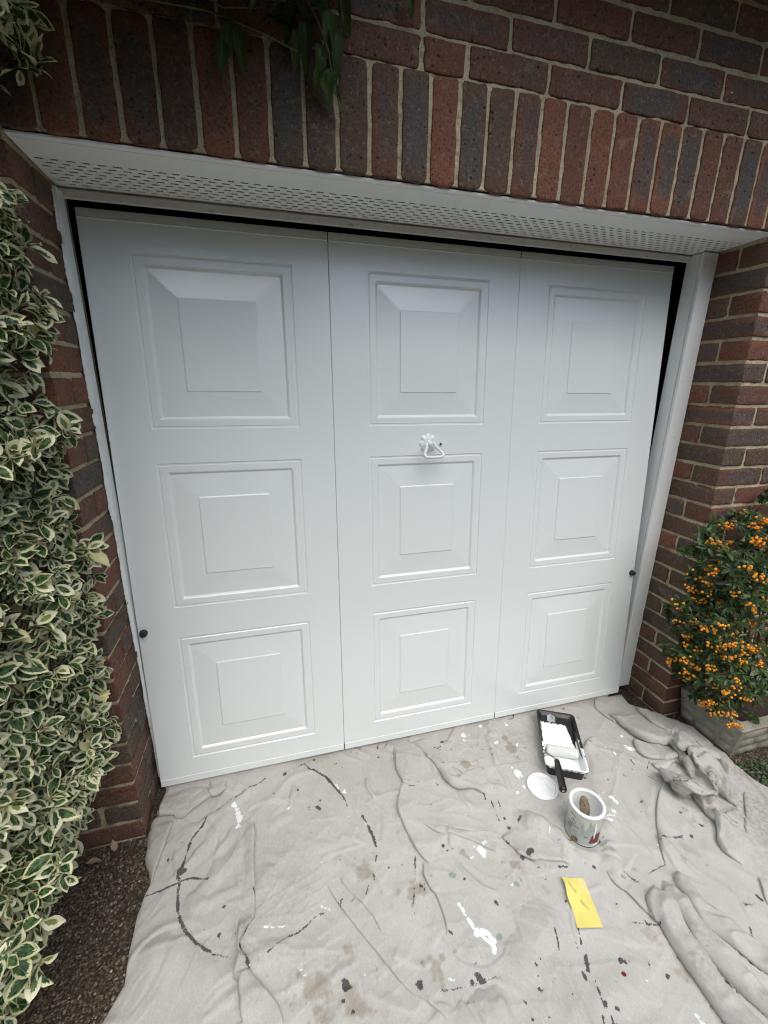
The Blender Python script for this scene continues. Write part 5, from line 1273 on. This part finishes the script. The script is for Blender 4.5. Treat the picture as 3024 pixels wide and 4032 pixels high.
# ---- variegated shrub up the left pier
def shrub():
    t = empty('variegated_shrub', (-.85, -.2, 0), 'tall shrub with cream-edged green leaves climbing the left brick pier', 'shrub')
    o = Vector(t.location)
    lib = [leaf_mesh(.044, .026, (.25, .55, .4, .7)[s_ % 4], (.1, .3, .2, -.05, .4)[s_ % 5], (.05, .10, .08)[s_ % 3], s_, MAT['varieg'], 'leaf') for s_ in range(14)]
    rg = random.Random(21)
    # right-hand limit of the foliage against height (at y about -.15)
    prof = [(0, -.88), (.10, -.845), (.22, -.765), (.30, -.765), (.40, -.715), (.46, -.655), (.60, -.665), (.78, -.66), (.90, -.665), (1.0, -.64), (1.10, -.675), (1.22, -.685), (1.31, -.63), (1.37, -.685), (1.42, -.70), (1.46, -.66), (1.56, -.645), (1.63, -.66), (1.70, -.625), (1.765, -.68), (1.80, -.74), (1.87, -.80), (1.93, -.73), (1.97, -.60), (2.02, -.575), (2.10, -.60), (2.2, -.7)]
    def lim(z):
        for (a, b), (c, d) in zip(prof, prof[1:]):
            if a <= z <= c: return b + (d - b) * (z - a) / (c - a)
        return -.8
    items = []
    stems = MB()
    def rosette(p, d, n, s_):
        d = d.normalized()
        base = d.orthogonal().normalized(); q = d.cross(base)
        a0 = rg.uniform(0, 6.28)
        for k in range(n):
            a = a0 + k * 2.4 + rg.uniform(-.3, .3)
            radial = base * math.cos(a) + q * math.sin(a)
            tilt = rg.uniform(.2, 1.15) if k > 1 else rg.uniform(.05, .4)
            ld = d * (1 - tilt * .75) + radial * tilt + Vector((0, 0, rg.uniform(-.35, .1)))
            nr = d * 1.1 - radial * .35 + Vector((0, -.25, .75))
            pos = p - d * (.022 * rg.random()) + radial * .003
            items.append((frame(pos - o, ld, nr, s_ * rg.uniform(.6, 1.15), rg.uniform(-.8, .8)), rg.randrange(len(lib)), o))
    for k in range(1300):
        z = rg.uniform(.02, 2.16)
        depth = rg.random() ** 1.4                      # 0 at the face
        ys = rg.uniform(-.42, -.035) if z < 1.75 else rg.uniform(-.24, -.03)
        x = lim(z) + .030 - .018 * (abs(ys + .15) / .2) ** 2 - depth * .17
        x -= max(0, (-ys - .25)) * (.35)
        x -= (.075 if z < .8 else .05) if z < 1.75 else .045
        p = Vector((x, ys, z))
        d = Vector((.75 - depth * .6, -.55 - .5 * depth, .12 + rg.uniform(-.3, .5)))
        d += Vector((rg.gauss(0, .35), rg.gauss(0, .35), rg.gauss(0, .25)))
        rosette(p, d, rg.choice((5, 6, 7)), rg.uniform(.8, 1.15))
        b = p - d.normalized() * rg.uniform(.05, .11) + Vector((-.02, .02, -.05))
        if z < 1.7: stems.tube([p - o, (p * .5 + b * .5) - o + Vector((0, 0, -.008)), b - o], [.0011, .0016, .002], 4, False)
    # the front of the shrub, left of the picture
    for k in range(950):
        z = rg.uniform(.0, 2.1) if k < 700 else rg.uniform(.0, .55)
        x = lim(z) - (rg.uniform(.10, .55) if k < 700 else rg.uniform(.02, .42))
        y = (-.40 - .10 * rg.random() + .25 * max(0, (-x - .95)) if k < 700 else -.42 - .20 * rg.random()) if z < 1.75 else -.2 + rg.uniform(-.05, .05)
        p = Vector((x, y, z)); d = Vector((.35 + rg.gauss(0, .35), -.8 + rg.gauss(0, .3), .15 + rg.gauss(0, .3)))
        rosette(p, d, rg.choice((5, 6, 7)), rg.uniform(.8, 1.15))
    for k in range(6):
        x = -.90 - .04 * k; y = -.06 - .05 * (k % 3)
        stems.tube([Vector((x - .05, y, 0)) - o, Vector((x, y - .02, .5)) - o, Vector((x - .02, y, 1.1)) - o, Vector((x + .02, y + .01, 1.7)) - o, Vector((x, y, 2.1)) - o], [.008, .007, .006, .005, .003], 7)
    link('stems', stems.mesh('stems', MAT['bark'], True), t)
    scatter(t, 'leaf', lib, items, MAT['varieg'], 'foliage', view_rank)
    # two pale seed heads among the leaves
    fl = leaf_mesh(.020, .012, .4, .3, .06, 5, MAT['flower'], 'petal', rows=4)
    for c in (Vector((-.685, -.13, .66)), Vector((-.79, -.36, .62))):
        for k in range(12):
            a = k * 2.4
            d = Vector((.6 + .5 * math.cos(a), -.6 + .2 * math.sin(a), .5 * math.sin(a)))
            ob = link('petal', fl, t); ob.matrix_local = frame(c - o, d, Vector((.5, -.6, .3)), rg.uniform(.8, 1.2), rg.uniform(-.5, .5))
shrub()

# ---- climber hanging over the upright bricks
def climber():
    o = Vector((-.2, -.03, 2.15))
    t = empty('climbing_plant', o, 'dark green climber with drooping leaves hanging over the upright bricks', 'climbing plant')
    lib = [leaf_mesh(.058, .027, (.5, .9, .3)[s_ % 3], (.35, .7, .5)[s_ % 3], .10, 60 + s_, MAT['vine'], 'leaf', 'ovate') for s_ in range(6)]
    rg = random.Random(4)
    st = MB()
    def stem(pts, r_=.0022): st.tube([Vector(p) - o for p in pts], [r_] * len(pts), 6)
    stem([(-.62, -.025, 2.21), (-.42, -.035, 2.115), (-.30, -.035, 2.118), (-.20, -.03, 2.105), (-.125, -.03, 2.085)])
    stem([(-.36, -.03, 2.16), (-.27, -.04, 2.125), (-.20, -.035, 2.14)], .0016)
    stem([(-.13, -.03, 2.30), (-.115, -.045, 2.18), (-.085, -.045, 2.135), (-.062, -.04, 2.09), (-.055, -.035, 2.05), (-.040, -.03, 2.012), (-.036, -.028, 1.995)])
    stem([(-.045, -.03, 2.35), (-.040, -.035, 2.22), (-.028, -.035, 2.14)], .003)
    items = []
    def lf(p, d, nr, s_): items.append((frame(Vector(p) - o, Vector(d), Vector(nr), s_, rg.uniform(-.3, .3)), rg.randrange(6), o))
    # drooping leaves that the picture shows
    for p, d, s_ in (((-.105, -.03, 2.135), (-.1, -.15, -1), 1.15), ((-.120, -.035, 2.120), (-.35, -.1, -1), 1.0), ((-.085, -.04, 2.10), (.15, -.2, -1), 1.1), ((-.072, -.045, 2.075), (-.55, -.2, -.9), .9),
                     ((-.055, -.035, 2.065), (-.3, -.35, -1), 1.0), ((-.05, -.03, 2.14), (.3, -.1, -1), 1.25), ((-.06, -.04, 2.16), (.05, -.1, -1), 1.1), ((-.12, -.03, 2.16), (-.6, -.1, -.7), 1.1), ((-.09, -.04, 2.17), (.6, -.1, -.6), 1.0),
                     ((-.26, -.035, 2.112), (-.15, -.1, -1), 1.15), ((-.275, -.04, 2.075), (-.1, -.2, -1), .9), ((-.245, -.03, 2.10), (.1, -.1, -1), .9), ((-.19, -.03, 2.125), (.7, -.1, .1), .9), ((-.17, -.03, 2.125), (.5, -.1, .5), 1.0),
                     ((-.035, -.035, 2.205), (.25, -.05, -1), 1.15), ((.118, -.03, 2.235), (.1, -.1, -1), .8), ((-.32, -.03, 2.125), (-.2, -.1, .8), 1.0), ((-.40, -.03, 2.12), (.4, -.1, .8), 1.0), ((-.48, -.03, 2.15), (-.1, -.2, .8), 1.0), ((-.056, -.035, 2.045), (.35, -.3, -.8), .6), ((-.074, -.04, 2.052), (-.1, -.5, -.6), .7)):
        lf(p, d, (rg.uniform(-.3, .3), -1, rg.uniform(.1, .5)), s_ * 1.05)
    # the mass of it above the picture
    for k in range(1300):
        x = rg.uniform(-1.05, .0); z = rg.uniform(2.17 + max(0, x + .12) * .55, 2.5)
        p = (x, rg.uniform(-.52 + .3 * max(0, x + .4), -.03), z)
        lf(p, (rg.gauss(0, .5), rg.gauss(-.3, .3), -.6 + rg.gauss(0, .4)), (rg.gauss(0, .4), -1, .5 + rg.gauss(0, .3)), rg.uniform(.9, 1.5))
    for k in range(14):
        x = rg.uniform(-.9, 0)
        stem([(x - .2, -.03, 2.62), (x - .05, -.08, 2.45), (x, -.06, 2.25)], .0025)
    link('stems', st.mesh('stems', MAT['stem'], True), t)
    scatter(t, 'leaf', lib, items, MAT['vine'], 'foliage', view_rank, 120)
climber()

# ---- stone trough and firethorn
def planter():
    o = Vector((1.44, -.005, 0))
    t = empty('stone_planter', o, 'pale cast stone trough with a moulded stonework pattern under the orange-berried shrub', 'planter')
    # local x to the right, -y towards the camera
    Hh = .165; LX, LY = .62, .245
    fl = .038
    def ring(z, ins=0):
        k = z / Hh
        g = fl * k
        x0_, x1_, y0_, y1_ = .027 - g + ins, .027 + LX + g - ins, -LY + .012 - g + ins, -.004 - ins * 1
        return [(x, y, z) for x, y in rrect(x0_, x1_, y0_, y1_, .012, 3)]
    # smooth body
    rings = [ring(0), ring(.004), ring(Hh * .5), ring(Hh - .006), ring(Hh, .006), ring(Hh, .040), ring(Hh - .035, .048)]
    n = len(rings[0])
    mb = MB().add([v for r_ in rings for v in r_], [(i * n + k, i * n + (k + 1) % n, (i + 1) * n + (k + 1) % n, (i + 1) * n + k) for i in range(len(rings) - 1) for k in range(n)])
    link('trough', mb.mesh('trough', MAT['stone'], angle=.5), t)
    # raised block pattern on left flank and front
    rg = random.Random(8)
    rows = [(0.006, .050), (.056, .104), (.110, .150)]
    def blocks(P, length, seed):
        r2 = random.Random(seed)
        for ri, (za, zb) in enumerate(rows):
            x = .006
            while x < length - .02:
                w = r2.uniform(.05, .12); x2 = min(length - .006, x + w)
                if length - .006 - x2 < .03: x2 = length - .006
                m = 5; mm = 4
                vs, fs = [], []
                zz0, zz1 = za + r2.uniform(-.004, .003), zb + r2.uniform(-.003, .004)
                for i in range(m + 1):
                    for j in range(mm + 1):
                        u = x + .0025 + (x2 - x - .005) * i / m; v = zz0 + (zz1 - zz0) * j / mm
                        e = 0 if i in (0, m) or j in (0, mm) else 1
                        hh = (-.001 if not e else .0075) + (r2.uniform(-.0022, .0022) if e else 0)
                        vs.append(P(u + (r2.uniform(-.0015, .0015)), v + r2.uniform(-.001, .001), hh))
                fs = [(i * (mm + 1) + j, (i + 1) * (mm + 1) + j, (i + 1) * (mm + 1) + j + 1, i * (mm + 1) + j + 1) for i in range(m) for j in range(mm)]
                link('stone', mesh('stone', vs, fs, MAT['stone'], True), t)
                x = x2
    blocks(lambda u, v, h: (.027 - fl * v / Hh - h, -.006 - u * (1 + .13 * v / Hh), v), LY - .02, 1)
    blocks(lambda u, v, h: (.034 + u - fl * v / Hh * (1 - 2 * u / LX), -LY + .012 - fl * v / Hh - h, v), LX - .01, 2)
    link('soil', MB().add([(x, y, Hh - .03) for x, y, z in ring(Hh - .035, .046)], [tuple(range(n))]).mesh('soil', MAT['soil']), t)
planter()
def firethorn():
    o = Vector((1.6, -.12, .14))
    t = empty('firethorn_shrub', o, 'small-leaved green shrub heavy with orange berries growing in the stone trough', 'shrub')
    lib = [leaf_mesh(.036, .0125, .3, .22, .05, 100 + s_, MAT['pyra'], 'leaf', 'lance', 5) for s_ in range(8)]
    bm = bmesh.new(); bmesh.ops.create_uvsphere(bm, u_segments=8, v_segments=6, radius=.0047)
    bmesh.ops.triangulate(bm, faces=bm.faces[:])
    for v in bm.verts: v.co.z *= .9
    bme = bpy.data.meshes.new('berry'); bm.to_mesh(bme); bm.free(); bme.materials.append(MAT['berry']); bme.shade_smooth()
    rg = random.Random(12)
    prof = [(.14, 1.43), (.20, 1.36), (.28, 1.30), (.36, 1.245), (.42, 1.225), (.47, 1.27), (.52, 1.255), (.58, 1.195), (.63, 1.20), (.68, 1.27), (.74, 1.255), (.80, 1.225), (.86, 1.235), (.90, 1.28), (.94, 1.32), (.98, 1.39), (1.02, 1.50), (1.06, 1.62)]
    def lim(z):
        for (a, b), (c, d) in zip(prof, prof[1:]):
            if a <= z <= c: return b + (d - b) * (z - a) / (c - a)
        return 1.5
    leaves, berries = [], []
    st = MB()
    root = Vector((1.66, -.11, .14))
    def whorl(p, d, n, sc=1):
        base = d.orthogonal().normalized(); q = d.cross(base).normalized(); a0 = rg.uniform(0, 6)
        for k in range(n):
            a = a0 + k * 2.4
            rad = base * math.cos(a) + q * math.sin(a)
            tl = rg.uniform(.35, 1.1)
            leaves.append((frame(p - d * .03 * rg.random() - o, d * (1 - .6 * tl) + rad * tl + Vector((0, 0, .05)), d * .8 + Vector((0, -.3, .8)) - rad * .2, sc * rg.uniform(.7, 1.15), rg.uniform(-.4, .4)), rg.randrange(8), o))
    for k in range(380):
        z = rg.uniform(.17, 1.04)
        dep = rg.random() ** 1.3
        y = rg.uniform(-.26, -.02) if z > .2 else rg.uniform(-.27, -.1)
        x = lim(z) + .02 + (abs(y + .1) / .16) ** 2 * .02 + dep * .38
        p = Vector((x, y, z))
        d = Vector((-.7 + dep, -.5 - .5 * dep, .25 + rg.gauss(0, .35))) + Vector((rg.gauss(0, .3), rg.gauss(0, .3), 0)); d.normalize()
        whorl(p, d, rg.choice((6, 7, 8, 9)))
        b = p - d * rg.uniform(.06, .12) + Vector((.02, .02, -.04))
        st.tube([p - o, b - o], [.0009, .0014], 4, False)
    # berry clusters: fans of stalks hanging forwards
    for k in range(104):
        for _ in range(30):
            z = rg.uniform(.17, .98); dep = rg.random() ** 2
            y = rg.uniform(-.285, -.06); x = lim(z) - .004 + (abs(y + .1) / .16) ** 2 * .02 + dep * .42
            p = Vector((x, y, z)); d_ = p - CAM; f_ = d_.dot(fwd)
            if d_.dot(right) / f_ < .93: break
        d = Vector((-.55 + .5 * dep, -.75, -.25 + rg.gauss(0, .2))).normalized()
        base = d.orthogonal().normalized(); q = d.cross(base).normalized()
        c0 = p - d * .034
        lng = Vector((rg.uniform(.5, 1), rg.uniform(-.3, .3), rg.uniform(-.5, -.1))).normalized()
        n = rg.choice((4, 6, 8, 11, 15))
        for i in range(n):
            off = lng * rg.uniform(-.030, .030) + base * rg.gauss(0, .008) + q * rg.gauss(0, .008)
            bp_ = p + off + d * rg.uniform(-.004, .005)
            berries.append((frame(bp_ - o, (rg.gauss(0, 1), rg.gauss(0, 1), rg.gauss(0, 1)), (rg.gauss(0, 1), 1, .3), rg.uniform(.85, 1.12)), 0, o))
            st.tube([c0 - o, (c0 * .4 + bp_ * .6) + Vector((0, 0, .003)) - o, bp_ - o], [.0008, .0006, .0005], 3, False)
        whorl(c0, -d * .2 + Vector((-.2, -.3, .6)), 4, .9)
    for k in range(9):
        a = Vector((rg.uniform(1.30, 1.7), rg.uniform(-.2, -.04), rg.uniform(.5, .98)))
        st.tube([root - o, (root * .6 + a * .4) + Vector((rg.uniform(-.03, .03), 0, .06)) - o, a - o], [.007, .005, .0025], 6)
    link('stems', st.mesh('stems', MAT['stem'], True), t)
    scatter(t, 'leaf', lib, leaves, MAT['pyra'], 'foliage', view_rank)
    scatter(t, 'berry', [bme], berries, MAT['berry'], 'berries', view_rank)
firethorn()

# ---- small plants and leaf litter
def weed():
    o = Vector((1.50, -.335, 0))
    t = empty('weed', o, 'low green weed growing from the paving at the foot of the stone trough', 'weed')
    lib = [leaf_mesh(.016, .009, .3, .3, .05, 200 + s_, MAT['weed'], 'leaf', 'ovate', 3) for s_ in range(4)]
    for m in lib:
        pass
    rg = random.Random(2); it = []
    for k in range(150):
        a = rg.uniform(0, 6.28); r_ = rg.random() ** .7 * .085
        p = Vector((r_ * math.cos(a) * 1.3, r_ * math.sin(a) * .6, .004 + rg.uniform(0, .03) * (1 - r_ / .1)))
        it.append((frame(p, (math.cos(a) + rg.gauss(0, .5), math.sin(a) + rg.gauss(0, .5), rg.uniform(-.1, .6)), (0, -.3, 1), rg.uniform(.7, 1.3)), rg.randrange(4), o))
    scatter(t, 'leaf', lib, it, MAT['weed'], 'foliage', view_rank, 40)
weed()
dl = leaf_mesh(.034, .020, .5, -.3, .12, 7, MAT['dryleaf'], 'dry_leaf', 'ovate', 5)
for i, (x, y, z, a, s_, lab) in enumerate(((-.785, -.028, .008, 30, 1.0, 'small dry brown leaf on the gravel touching the left pier'), (-.815, -.05, .01, 110, 1.25, 'largest dry tan leaf beside the base of the variegated shrub'), (-.845, -.085, .008, 200, .9, 'dry curled leaf half under the variegated shrub'))):
    ob = link('dry_leaf', dl, None, (x, y, z), (R(8), R(12), R(a))); ob.scale = (s_,) * 3
    tag(ob, lab, 'dry leaf', 'dry leaves by the left pier')
